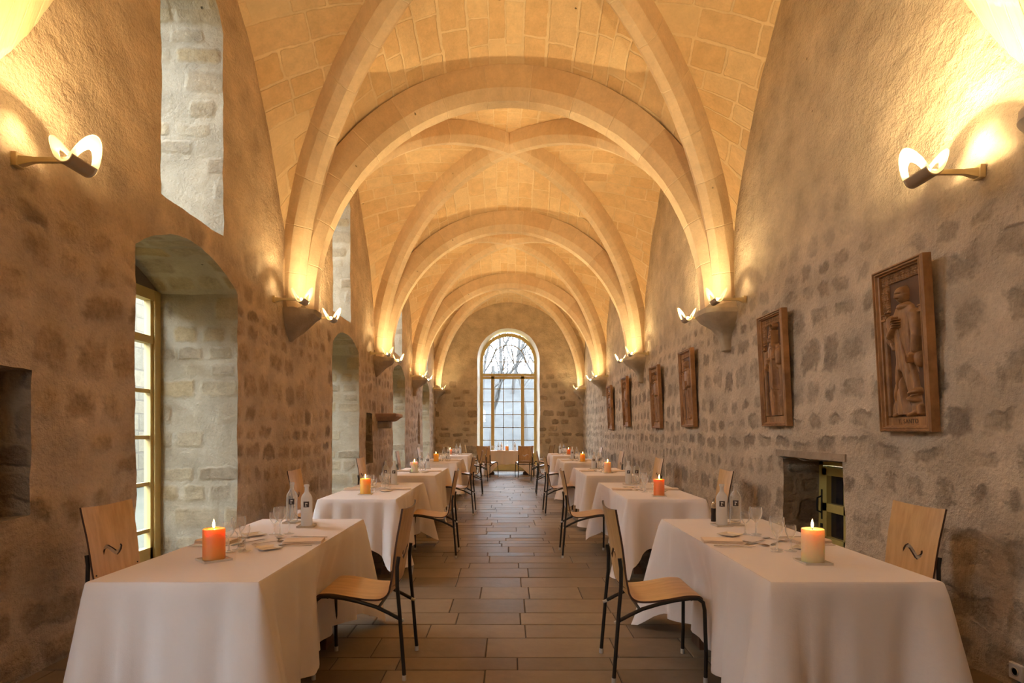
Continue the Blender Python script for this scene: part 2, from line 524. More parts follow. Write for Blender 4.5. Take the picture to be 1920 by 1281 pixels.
for bi, (y0, y1, R0, R1) in enumerate(BAYS):
    yc, b = (y0 + y1) / 2, (y1 - y0) / 2
    for e, R in ((-1, R0), (1, R1)):
        at = arc_table(lambda t: prof_T(t, R), A)
        def fn(a, r, e=e, R=R):
            u = sin((a - .5) * pi); t = abs(u)
            yE = yc + e * b; yD = yc + e * b * t
            z = prof_T(t, R) * (1 - r) + prof_D(t) * r + .10 * 4 * r * (1 - r) * (1 - t)
            return wob((u * AW, yE + (yD - yE) * r, z), .010)
        def uf(a, r, e=e):
            u = sin((a - .5) * pi); t = abs(u)
            return ((1 - t) * b * r + bi * 7.3 + e, (1 if u > 0 else -1) * at(t) + 20)
        web.grid(fn, NU * 2, NR, 0, uf)
    aw = arc_table(prof_W, b)
    for sd in (-1, 1):
        def fn(a, r, sd=sd):
            v = sin((a - .5) * pi); t = abs(v)
            z = prof_W(t, 2.2 if (bi == 1 and v < 0) else .62) * (1 - r) + prof_D(t) * r + .10 * 4 * r * (1 - r) * (1 - t)
            return wob((sd * AW * (1 - (1 - t) * r), yc + v * b, z), .010)
        def uf(a, r, sd=sd):
            v = sin((a - .5) * pi); t = abs(v)
            return ((1 - t) * A * r + bi * 3.1 + sd * 2, (1 if v > 0 else -1) * aw(t) + 40)
        web.grid(fn, NU * 2, NR, 0, uf)
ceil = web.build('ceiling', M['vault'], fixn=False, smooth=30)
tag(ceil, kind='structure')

def sweep_rib(name, path, side, sect, down=Vector((0, 0, -1))):
    """sweep a section (across, inward) along a curve; side = horizontal axis across the rib"""
    mb = MB(); n = len(sect); vs = []; uvs = []
    L = 0; us = []
    per = [0]
    for k in range(1, n): per.append(per[-1] + hypot(sect[k][0]-sect[k-1][0], sect[k][1]-sect[k-1][1]))
    for i, p in enumerate(path):
        t = (path[min(i+1, len(path)-1)] - path[max(i-1, 0)]).normalized()
        nn = side.cross(t).normalized()
        if i > 0: L += (path[i] - path[i-1]).length
        for k, (a, d) in enumerate(sect):
            q = p + side * a + nn * d
            vs.append(q + noise.noise_vector(q * 6) * .006); uvs.append((L, .5 + per[k] * .8))
    fs = []
    for i in range(len(path) - 1):
        for k in range(n - 1):
            fs.append((i*n+k, i*n+k+1, (i+1)*n+k+1, (i+1)*n+k))
    mb.add(vs, fs, 0, uvs)
    o = mb.build(name, M['rib'], smooth=25)
    return tag(o, kind='structure')

SECT_T = [(-.175, -.06), (-.175, .205), (-.165, .222), (-.098, .300), (-.085, .315), (.085, .315), (.098, .300), (.165, .222), (.175, .205), (.175, -.06)]
SECT_D = [(-.125, -.06), (-.125, .18), (-.118, .195), (-.062, .262), (-.05, .275), (.05, .275), (.062, .262), (.118, .195), (.125, .18), (.125, -.06)]
tn = 0
for yc in CORB[:4]:
    tn += 1
    path = [Vector((A, yc, ZS - .02))]
    for k in range(49):
        th = pi * k / 48
        path.append(Vector((A * cos(th), yc, ZS + RT * sin(th))))
    path.append(Vector((-A, yc, ZS - .02)))
    sweep_rib('trim_%d' % tn, path, Vector((0, -1, 0)), [(a, d) for a, d in SECT_T])
for bi, (y0, y1, R0, R1) in enumerate(BAYS):
    if bi == 4: y1 = CORB[4]
    yc, b = (y0 + y1) / 2, (y1 - y0) / 2
    for sg in (1, -1):
        tn += 1
        path = []
        dirv = Vector((A * sg, b, 0)).normalized(); side = Vector((-dirv.y, dirv.x, 0))
        for k in range(57):
            th = pi * k / 56
            s = -cos(th)
            path.append(Vector((A * sg * s, yc + b * s, prof_D(abs(s)))))
        path = [path[0] + Vector((0, 0, -.02))] + path + [path[-1] + Vector((0, 0, -.02))]
        o = sweep_rib('trim_%d' % tn, path, side, [(a, d) for a, d in SECT_D])

# ---- corbels
def corbel_mesh(kind, seed):
    rd = random.Random(seed)
    mb = MB()
    if kind == 'bell':
        lv = [(2.90, .20, .17), (2.77, .31, .24), (2.745, .365, .27), (2.69, .37, .275), (2.665, .35, .26), (2.62, .31, .24), (2.54, .20, .17),
              (2.47, .13, .11), (2.38, .095, .085), (2.28, .085, .075), (2.265, .05, .05)]
        ex = .55
    else:
        lv = [(2.88, .24, .19), (2.76, .28, .21), (2.745, .345, .235), (2.68, .345, .235), (2.63, .30, .21), (2.56, .21, .165), (2.49, .14, .115), (2.43, .08, .07), (2.37, .02, .02)]
        ex = .62
    N = 18
    vs = []
    for (z, p, w) in lv:
        for k in range(N + 1):
            t = pi * k / N
            c, s_ = cos(t), sin(t)
            y = w * (abs(c) ** ex) * (1 if c > 0 else -1); x = p * (abs(s_) ** ex)
            q = Vector((x, y, z)); d = noise.noise_vector(q * 7 + Vector((seed * 3.1, 0, 0))) * (.022 if kind != 'bell' else .009)
            vs.append((max(-.03, q.x + d.x) if k not in (0, N) else -.03, q.y + d.y, q.z + d.z))
    fs = [(i*(N+1)+k, i*(N+1)+k+1, (i+1)*(N+1)+k+1, (i+1)*(N+1)+k) for i in range(len(lv)-1) for k in range(N)]
    fs.append(tuple(range(N + 1))); fs.append(tuple((len(lv)-1)*(N+1)+k for k in range(N+1))[::-1])
    mb.add(vs, fs)
    return mb
ordn = ['first', 'second', 'third', 'fourth', 'farthest']
for i, yc in enumerate(CORB):
    for sd, sn in ((-1, 'left'), (1, 'right')):
        if i == 4: yc2 = YE - .30
        else: yc2 = yc
        kind = 'bell' if sd > 0 or i == 4 or i == 3 else 'pyramid'
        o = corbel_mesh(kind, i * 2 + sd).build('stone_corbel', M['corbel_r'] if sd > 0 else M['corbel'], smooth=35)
        o.location = (sd * A, yc2, 0); o.rotation_euler = (0, 0, 0 if sd < 0 else pi)
        shp = 'rounded bell-shaped' if kind == 'bell' else 'broken, pyramid-shaped'
        wh = ['nearest the viewer, cut by the frame edge', 'of the first full rib spring', 'under the second rib spring', 'under the third rib spring', 'in the corner beside the far wall'][i]
        tag(o, '%s stone corbel on the %s wall, %s' % (shp, sn, wh), 'corbel', 'stone corbels under the vault ribs')

# ---- floor: rows of long glazed stone slabs
def floor_mat():
    g = G('polished_stone_slab')
    at = g.new('ShaderNodeAttribute', attribute_name='tint').outputs['Fac']
    n = g.noise(g.pos(), 2.5, 5, .6)
    n2 = g.noise(g.pos(), 14, 4, .6)
    c = g.mix(at, (.17, .122, .08), (.27, .20, .13))
    t = g.m('ADD', g.rng(n, .3, .7, .85, 1.12, False), g.m('MULTIPLY', g.m('SUBTRACT', n2, .5), .25))
    c = g.mix(1.0, c, g.comb(t, t, t), 'MULTIPLY')
    r = g.m('ADD', g.rng(n, .25, .75, .32, .40), g.m('MULTIPLY', g.m('SUBTRACT', at, .5), .10))
    nr = g.bump(g.m('ADD', n, g.m('MULTIPLY', n2, .5)), .0045)
    df = g.new('ShaderNodeBsdfDiffuse'); g.put(df.inputs[0], c); g.put(df.inputs['Normal'], nr)
    gl = g.new('ShaderNodeBsdfGlossy'); g.put(gl.inputs['Roughness'], r); g.put(gl.inputs['Normal'], nr)
    lw = g.new('ShaderNodeLayerWeight'); lw.inputs['Blend'].default_value = .5
    fac = g.m('ADD', .022, g.m('MULTIPLY', g.m('POWER', lw.outputs['Facing'], 4.0), .20))
    mx = g.new('ShaderNodeMixShader'); g.put(mx.inputs[0], fac); g.put(mx.inputs[1], df.outputs[0]); g.put(mx.inputs[2], gl.outputs[0])
    return g.done(mx.outputs[0])
M['slab'] = floor_mat()
M['grout'] = simple('dark_grout', (.07, .05, .035), .9)
rd = random.Random(11)
mb = MB(); tints = []
y = YB - .4
gap = .0035
rows = []
while y < YE + .6:
    h = rd.choice([.19, .24, .27, .27, .34, .37])
    rows.append((y, h)); y += h
for (y, h) in rows:
    x = -A - .9 - rd.uniform(0, .5)
    while x < A + .75:
        w = rd.uniform(.38, .85)
        if h < .22: w *= .9
        x0, x1, y0, y1 = x + gap, x + w - gap, y + gap, y + h - gap
        bz = .0025
        dz = rd.uniform(-.0012, .0012); tx = rd.uniform(-.0012, .0012); ty = rd.uniform(-.001, .001)
        e = .004
        vs = [(x0, y0, -.01), (x1, y0, -.01), (x1, y1, -.01), (x0, y1, -.01),
              (x0, y0, -bz), (x1, y0, -bz), (x1, y1, -bz), (x0, y1, -bz),
              (x0+e, y0+e, dz-tx-ty), (x1-e, y0+e, dz+tx-ty), (x1-e, y1-e, dz+tx+ty), (x0+e, y1-e, dz-tx+ty)]
        fs = [(8, 9, 10, 11)] + [(a, (a+1) % 4, 4+(a+1) % 4, 4+a) for a in range(4)] + [(4+a, 4+(a+1) % 4, 8+(a+1) % 4, 8+a) for a in range(4)]
        mb.add(vs, fs, 0)
        tints += [min(1, max(0, rd.gauss(.5, .27)))] * len(fs)
        x += w
nt_ = len(mb.f)
mb.add([(-A-1.2, YB-.6, -.006), (A+1.0, YB-.6, -.006), (A+1.0, YE+.75, -.006), (-A-1.2, YE+.75, -.006)], [(0, 1, 2, 3)], 1)
tints.append(0.0)
fl = mb.build('floor', [M['slab'], M['grout']], fixn=False)
a_ = fl.data.attributes.new('tint', 'FLOAT', 'FACE'); a_.data.foreach_set('value', tints)
tag(fl, kind='structure')

# ------------------------------------------------------------------ windows
def bars(mb, segs, wd, dp, mapf):
    """straight glazing bars in the window plane: segs of (u0,v0,u1,v1)"""
    for (u0, v0, u1, v1) in segs:
        L = hypot(u1-u0, v1-v0); tx, ty = (u1-u0)/L, (v1-v0)/L; nx, ny = -ty*wd/2, tx*wd/2
        c = [(u0+nx, v0+ny), (u1+nx, v1+ny), (u1-nx, v1-ny), (u0-nx, v0-ny)]
        mb.add([mapf(a, b, -dp/2) for a, b in c] + [mapf(a, b, dp/2) for a, b in c],
               [(0, 1, 2, 3), (7, 6, 5, 4), (0, 4, 5, 1), (1, 5, 6, 2), (2, 6, 7, 3), (3, 7, 4, 0)])
def arcbar(mb, cu, cv, r, t0, t1, wd, dp, mapf, n=32):
    V = []; F = []
    for k in range(n + 1):
        t = t0 + (t1 - t0) * k / n
        for rr, dd in ((r - wd/2, -dp/2), (r + wd/2, -dp/2), (r + wd/2, dp/2), (r - wd/2, dp/2)):
            V.append(mapf(cu + rr * cos(t), cv + rr * sin(t), dd))
    for k in range(n):
        for q in range(4): F.append((k*4+q, k*4+(q+1) % 4, (k+1)*4+(q+1) % 4, (k+1)*4+q))
    mb.add(V, F)

wn_i = 0
for i, yc in enumerate(NICHE):
    # tall glazed door in the lower niche
    wn_i += 1
    w = tag(bpy.data.objects.new('window_%d' % wn_i, None), kind='structure'); COL.objects.link(w)
    w.location = (-A - .78, yc, 0)
    mf = lambda u, v, d: (d, u, v)
    f = MB(); a = .80
    bars(f, [(-a, .05, a, .05), (-a, 2.60, a, 2.60)], .10, .09, mf)
    bars(f, [(-a+.045, 0, -a+.045, 2.64), (a-.045, 0, a-.045, 2.64)], .10, .10, mf)
    bars(f, [(0, 0, 0, 2.6)], .11, .08, mf)
    bars(f, [(-a, 2.18, a, 2.18)], .07, .08, mf)
    bars(f, [(-.70, 0.05, -.70, 2.56), (.70, .05, .70, 2.56)], .07, .06, mf)
    bars(f, [(-a, .16, a, .16)], .16, .06, mf)
    f.build('window_frame', M['yellow'], w)
    f = MB()
    for z in (.40, .835, 1.27, 1.70): bars(f, [(-.7, z, .7, z)], .035, .045, mf)
    bars(f, [(-.36, .2, -.36, 2.56), (.36, .2, .36, 2.56)], .035, .045, mf)
    f.build('glazing_bar', M['yellow'], w)
    f = MB(); f.add([(0, -a, .1), (0, a, .1), (0, a, 2.6), (0, -a, 2.6)], [(0, 1, 2, 3)]); f.build('pane', M['pane'], w, fixn=False)
    f = MB(); f.box((-.05, -a-.03, 2.60), (.03, a+.03, 2.95)); f.build('head_panel', simple('dark_head_board', (.16, .12, .08), .8), w)
    # small upper window
    wn_i += 1
    w = tag(bpy.data.objects.new('window_%d' % wn_i, None), kind='structure'); COL.objects.link(w)
    w.location = (-A - .78, yc + UPO[i], 0)
    f = MB(); a = .50
    bars(f, [(-a, 3.13, a, 3.13), (-a, 4.92, a, 4.92)], .08, .08, mf)
    bars(f, [(-a+.03, 3.1, -a+.03, 5.3), (a-.03, 3.1, a-.03, 5.3), (0, 3.1, 0, 5.3)], .07, .08, mf)
    f.build('window_frame', M['yellow'], w)
    f = MB()
    for z in (3.55, 4.0, 4.45): bars(f, [(-a, z, a, z)], .035, .045, mf)
    f.build('glazing_bar', M['yellow'], w)
    f = MB(); f.add([(0, -a, 3.1), (0, a, 3.1), (0, a, 5.3), (0, -a, 5.3)], [(0, 1, 2, 3)]); f.build('pane', M['pane'], w, fixn=False)

# big arched window of the far wall
for (yy, flip) in ((YE + .40, 1),):
    wn_i += 1
    w = tag(bpy.data.objects.new('window_%d' % wn_i, None), kind='structure'); COL.objects.link(w)
    w.location = (-.03, yy, 0)
    mf = lambda u, v, d: (u, d, v)
    zs, R = 3.80, 1.00
    f = MB()
    arcbar(f, 0, zs, R - .035, 0, pi, .11, .12, mf, 48)
    bars(f, [(-R+.035, 0, -R+.035, zs), (R-.035, 0, R-.035, zs)], .11, .12, mf)
    bars(f, [(-R, 3.33, R, 3.33), (-R, 3.23, R, 3.23)], .085, .10, mf)
    bars(f, [(-.565, 0, -.565, 3.3), (.505, 0, .505, 3.3)], .115, .10, mf)
    bars(f, [(-R, .28, R, .28)], .5, .09, mf)
    f.build('window_frame', M['yellow'], w)
    f = MB()
    for z in (2.83, 2.37, 1.91, 1.45, .99): bars(f, [(-R+.06, z, R-.06, z)], .026, .04, mf)
    bars(f, [(-.18, .5, -.18, R*.97+zs-.02), (.16, .5, .16, R*.97+zs-.02)], .026, .04, mf)
    bars(f, [(-R+.05, zs, R-.05, zs)], .026, .04, mf)
    arcbar(f, 0, zs, .60, 0, pi, .026, .04, mf, 36)
    bars(f, [(-.60, 3.35, -.60, zs), (.60, 3.35, .60, zs)], .026, .04, mf)
    for s in (-1, 1):
        bars(f, [(s*.60*cos(pi/4.3), zs+.60*sin(pi/4.3), s*.95*cos(pi/4.3), zs+.95*sin(pi/4.3))], .026, .04, mf)
    f.build('glazing_bar', M['muntin'], w)
    f = MB(); pl = [(-R+.03, .1), (R-.03, .1)] + [((R-.03)*cos(pi*k/24), zs+(R-.03)*sin(pi*k/24)) for k in range(25)]
    f.add([mf(a, b, 0) for a, b in pl], [tuple(range(len(pl)))]); f.build('pane', M['dimming_pane'], w, fixn=False)

# small yellow window in the right wall niche
wn_i += 1
w = tag(bpy.data.objects.new('window_%d' % wn_i, None), kind='structure'); COL.objects.link(w)
w.location = (A + .40, 0, 0)
mf = lambda u, v, d: (d, u, v)
f = MB()
bars(f, [(4.70, 1.06, 5.90, 1.06)], .10, .10, mf)
bars(f, [(5.82, .28, 5.82, 1.1), (4.75, .28, 4.75, 1.1)], .10, .10, mf)
f.build('window_frame', M['yellow_door'], w)
f = MB()
bars(f, [(5.74, .28, 5.74, .98), (5.36, .28, 5.36, .98), (5.26, .28, 5.26, .98), (4.86, .28, 4.86, .98)], .09, .05, lambda u, v, d: (d-.03, u, v))
bars(f, [(4.82, .955, 5.79, .955), (4.82, .62, 5.79, .62), (4.82, .31, 5.79, .31)], .075, .05, lambda u, v, d: (d-.03, u, v))
leaf = f.build('casement', M['yellow_door'], w)
f = MB(); f.tube([(-.055, 5.775, .72), (-.10, 5.775, .70), (-.105, 5.775, .64), (-.10, 5.775, .58), (-.055, 5.775, .56)], .008, 6)
f.box((-.062, 5.765, .50), (-.052, 5.785, .78)); f.box((-.065, 5.76, .42), (-.052, 5.79, .46))
f.build('handle', M['black_iron'], leaf)
f = MB(); f.box((-.01, 4.8, .3), (.0, 5.8, 1.0)); f.build('pane', M['dark_pane'], w)
# weathered lintel slab over that niche
f = MB()
f.grid(lambda a, b: wob((A - .012 + .25 * b, 4.72 + 1.2 * a, 1.085 + .012 * sin(a * 20)), .02), 16, 4)
f.box((A - .02, 4.72, 1.09), (A + .5, 5.94, 1.15))
lin = f.build('stone_lintel', M['corbel'], smooth=30)
tag(lin, 'rough grey stone lintel over the low niche in the right wall', 'lintel')
# ------------------------------------------------------------------ outside
g = G('winter_lawn')
n = g.noise(g.pos(), .5, 6, .65); 
M['lawn'] = g.done(g.principled(g.mix(g.rng(n, .35, .65), (.026, .028, .014), (.040, .038, .024)), .95))
g = G('misty_woodland_bank')
n = g.noise(g.vm('MULTIPLY', g.pos(), (1, 1, .35)), 1.2, 6, .7)
M['hill'] = g.done(g.principled(g.mix(g.rng(n, .35, .65), (.020, .0195, .018), (.034, .033, .030)), 1.0))
M['bark'] = simple('grey_winter_bark', (.06, .055, .05), .9)
mb = MB()
mb.add([(-80, -60, -.12), (80, -60, -.12), (80, 120, -.12), (-80, 120, -.12)], [(0, 1, 2, 3)])
tag(mb.build('ground_outside', M['lawn'], fixn=False), kind='structure')
mb = MB()
def hill(a, b):
    x = -50 + 100 * a; y = 44 + 46 * b
    return (x, y, -.3 + 9.5 * (1 - (1 - b) ** 2) * (1 + .12 * noise.noise(Vector((x * .08, y * .08, 0)))) + .5 * noise.noise(Vector((x * .3, y * .3, 5))))
mb.grid(hill, 60, 24)
tag(mb.build('hillside_outside', M['hill'], fixn=False, smooth=True), kind='structure')
mb = MB(); mb.box((-10.2, -6, -.1), (-9.4, 26, 4.9))
tag(mb.build('wall_outside', M['ext_wall'], boxuv=True), kind='structure')

def tree_mesh(seed, H, r0, depth=5):
    rd = random.Random(seed); mb = MB()
    def branch(p, d, L, r, lv):
        n = 4; pts = [p]; q = p.copy(); dd = d.copy()
        for k in range(n):
            dd = (dd + Vector((rd.uniform(-1, 1), rd.uniform(-1, 1), rd.uniform(-.2, .5))) * (.10 if lv == 0 else .22)).normalized()
            q = q + dd * L / n; pts.append(q.copy())
        rs = [r * (1 - .45 * k / n) for k in range(n + 1)]
        mb.tube(pts, rs, 5 if lv < 2 else 3, cap=False)
        if lv < depth:
            for k in range(4 if lv < 2 else 3):
                i = rd.randint(2, n) if lv else rd.randint(2, n)
                ax = Vector((rd.uniform(-1, 1), rd.uniform(-1, 1), rd.uniform(.0, .9))).normalized()
                nd = (dd * .75 + ax * .75).normalized()
                branch(pts[i], nd, L * rd.uniform(.5, .72), rs[i] * .62, lv + 1)
    branch(Vector((0, 0, -.3)), Vector((0, 0, 1)), H, r0, 0)
    return mb
protos = []
for k in range(3):
    o = tree_mesh(k + 3, 5.2, .17, 4).build('bare_tree', M['bark'], fixn=False)
    protos.append(o)
spots = [(-3.6, 33, 1.1), (2.9, 36, 1.15), (-1.2, 42, 1.2), (1.3, 47, 1.0), (-4.6, 50, 1.3), (4.2, 45, 1.3), (-2.5, 56, 1.1), (.3, 60, 1.2),
         (3.0, 62, 1.2), (-6.5, 60, 1.4), (6.2, 58, 1.4), (-.9, 68, 1.3), (5.2, 70, 1.4), (-4.2, 72, 1.3)]
rd = random.Random(2)
for i, (x, y, s) in enumerate(spots):
    p = protos[i % 3]
    o = p if i < 3 else p.copy()
    if i >= 3: COL.objects.link(o)
    b = (y - 44) / 46
    z = 0 if b < 0 else -.3 + 9.5 * (1 - (1 - b) ** 2)
    o.location = (x, y, z); o.scale = (s, s, s); o.rotation_euler = (0, 0, rd.uniform(0, 6.28))
    lab = ['thick bare tree trunk rising at the left side of the far window',
           'bare tree with fanned twigs at the right side of the far window',
           'slender bare tree seen through the middle of the far window'][i] if i < 3 else 'leafless tree on the misty wooded bank beyond the far window'
    tag(o, lab, 'tree', 'bare trees beyond the far window')
# ------------------------------------------------------------------ wall lamps
def emis_glass(name, col, e):
    g = G(name)
    tl = g.new('ShaderNodeBsdfTranslucent'); g.put(tl.inputs[0], (.42, .34, .2))
    df = g.new('ShaderNodeBsdfDiffuse'); g.put(df.inputs[0], (.36, .29, .17))
    mx = g.new('ShaderNodeMixShader'); mx.inputs[0].default_value = .4
    g.put(mx.inputs[1], tl.outputs[0]); g.put(mx.inputs[2], df.outputs[0])
    em = g.new('ShaderNodeEmission'); g.put(em.inputs[0], col); em.inputs[1].default_value = e
    ad = g.new('ShaderNodeAddShader'); g.put(ad.inputs[0], mx.outputs[0]); g.put(ad.inputs[1], em.outputs[0])
    tp = g.new('ShaderNodeBsdfTransparent'); m3 = g.new('ShaderNodeMixShader'); m3.inputs[0].default_value = .6
    g.put(m3.inputs[1], tp.outputs[0]); g.put(m3.inputs[2], ad.outputs[0])
    return g.done(m3.outputs[0])
M['opal'] = emis_glass('frosted_lamp_glass', (1.0, .68, .28), .55)
M['lampmetal'] = simple('brushed_bronze_metal', (.40, .31, .22), .42, .55)
M['armmetal'] = simple('pale_gold_metal', (.62, .50, .28), .4, .5)
g = G('lamp_filament'); e_ = g.new('ShaderNodeEmission'); g.put(e_.inputs[0], (1, .82, .5)); e_.inputs[1].default_value = 18
M['filament'] = g.done(e_.outputs[0])

def taco(s):
    """profile of the bent glass sheet: arc length s -> (x, z)"""
    r0, ph = .042, radians(63)
    sg = 1 if s >= 0 else -1; s = abs(s)
    sa = r0 * ph
    if s < sa: return (sg * r0 * sin(s / r0), r0 - r0 * cos(s / r0))
    return (sg * (r0 * sin(ph) + (s - sa) * cos(ph)), r0 - r0 * cos(ph) + (s - sa) * sin(ph))

def make_sconce():
    t = thing('wall_lamp', 'x', 'wall lamp')
    f = MB(); f.box((0, -.03, -.035), (.028, .03, .035)); f.build('wall_plate', M['armmetal'], t)
    f = MB()
    f.add([(.028, -.018, -.03), (.028, .018, -.03), (.028, .018, .02), (.028, -.018, .02), (.10, -.012, -.012), (.10, .012, -.012), (.10, .012, .016), (.10, -.012, .016)],
          [(0, 1, 2, 3), (7, 6, 5, 4), (0, 4, 5, 1), (1, 5, 6, 2), (2, 6, 7, 3), (3, 7, 4, 0)])
    f.box((.10, -.012, -.012), (.32, .012, .014)); f.build('arm', M['armmetal'], t)
    cx, cz = .32, -.045
    f = MB()
    for off, flip in ((0, False),):
        f.grid(lambda a, b: (cx + taco((b - .5) * .135)[0] * 1.06, -.095 + .19 * a, cz - .004 + taco((b - .5) * .135)[1]), 8, 16)
    o = f.build('trough', M['lampmetal'], t, smooth=50)
    md = o.modifiers.new('thickness', 'SOLIDIFY'); md.thickness = .007; md.offset = 0
    f = MB(); cy, cs = .110, .210
    hy, hs = .062, .128
    def sh(a, b):
        th = 2 * pi * a; r = b
        y = (hy + (cy - hy) * r) * cos(th); s = (hs + (cs - hs) * r) * sin(th)
        x, z = taco(s); return (cx + x, y, cz + .003 + z)
    f.grid(sh, 72, 8, closeu=True)
    o = f.build('glass_shade', M['opal'], t, smooth=True, fixn=False)
    md = o.modifiers.new('thickness', 'SOLIDIFY'); md.thickness = .004; md.offset = 0
    f = MB(); f.tube([(cx, -.045, cz + .03), (cx, .045, cz + .03)], .007, 8); f.build('bulb', M['filament'], t)
    l = bpy.data.lights.new('lamp_light', 'AREA'); l.shape = 'DISK'; l.size = .05; l.energy = SCONCE_W; l.color = LAMP_COL
    lo = bpy.data.objects.new('lamp_light', l); COL.objects.link(lo); lo.parent = t; lo.location = (cx, 0, cz + .045); lo.rotation_euler = (pi, 0, 0)
    l = bpy.data.lights.new('bulb_glow', 'POINT'); l.energy = SCONCE_W * .12; l.color = LAMP_COL; l.shadow_soft_size = .015
    lo = bpy.data.objects.new('bulb_glow', l); COL.objects.link(lo); lo.parent = t; lo.location = (cx, 0, cz + .05)
    return t
s0 = make_sconce(); used = False
NEARL = {c.data.type: c.data.copy() for c in s0.children if c.type == 'LIGHT'}
for l_ in NEARL.values(): l_.energy *= .26
for c_ in s0.children:
    if c_.type == 'LIGHT': c_.data.energy *= 1.3
FIRSTL = {c.data.type: c.data.copy() for c in s0.children if c.type == 'LIGHT'}
for l_ in FIRSTL.values(): l_.energy *= .42
ORIG = {c.data.type: c.data for c in s0.children if c.type == 'LIGHT'}
spn = ['second', 'third', 'fourth', 'farthest']
for i in range(-1, 5):
    for sd, sn in ((-1, 'left'), (1, 'right')):
        for (dy, nm) in ((-.52, 'nearer'), (.60, 'farther')):
            yc = CORB[i] + dy if i >= 0 else -1.5 + dy
            if i == 4:
                if dy > 0: continue
                yc = YE - .72
            if (i == -1 or i == 0) and dy < 0: continue
            if i == 0:
                for ch in o.children:
                    if ch.type == 'LIGHT': ch.data = FIRSTL[ch.data.type]
            if i == 0 and dy > 0: yc = 3.22 if sd < 0 else 3.37
            zz = 2.775 if not (i == 0) else 2.75
            o = s0 if not used else copy_tree(s0)
            for ch in o.children:
                if ch.type == 'LIGHT': ch.data = ORIG[ch.data.type]
            used = True
            for ch in o.children:
                if ch.type == 'LIGHT' and dy < 0 and i < 5:
                    ch.data = NEARL[ch.data.type]
            o.location = (sd * (A - .005), yc, zz); o.rotation_euler = (0, 0, 0 if sd < 0 else pi)
            if i == 0 and dy > 0: lab = 'large nearest butterfly-shaped lamp on the %s wall, glowing beside the frame edge' % sn
            elif i == 4: lab = 'tiny single butterfly-shaped lamp in the far corner of the %s wall' % sn
            elif i in (-1,) or (i == 0): lab = 'unseen butterfly-shaped lamp, added for light behind the viewer on the %s wall, %s' % (sn, nm)  # out-of-view lamps added to light the near end of the hall
            else: lab = '%s of the two glowing butterfly lamps at the %s %s wall corbel' % (nm, ['nearest visible', 'middle', 'small distant'][i-1], sn)
            tag(o, lab, 'wall lamp', 'butterfly-shaped wall lamps')

# ------------------------------------------------------------------ carved relief panels on the right wall
def relief_mat():
    g = G('carved_oak')
    p = g.vm('MULTIPLY', g.obj(), (6, 30, 5))
    n = g.noise(p, 1.0, 5, .6); n2 = g.noise(g.obj(), 9, 3, .6)
    c = g.mix(g.rng(n, .3, .7), (.22, .105, .038), (.40, .205, .078))
    c = g.mix(g.m('MULTIPLY', g.rng(n2, .45, .7), .35), c, (.09, .035, .014))
    return g.done(g.principled(c, .48, 0.0, g.bump(n, .0012)))
M['oak'] = relief_mat()
M['oak_dark'] = wood('dark_oak', (.07, .03, .014), (.13, .055, .022), (30, 6, 5), .5)

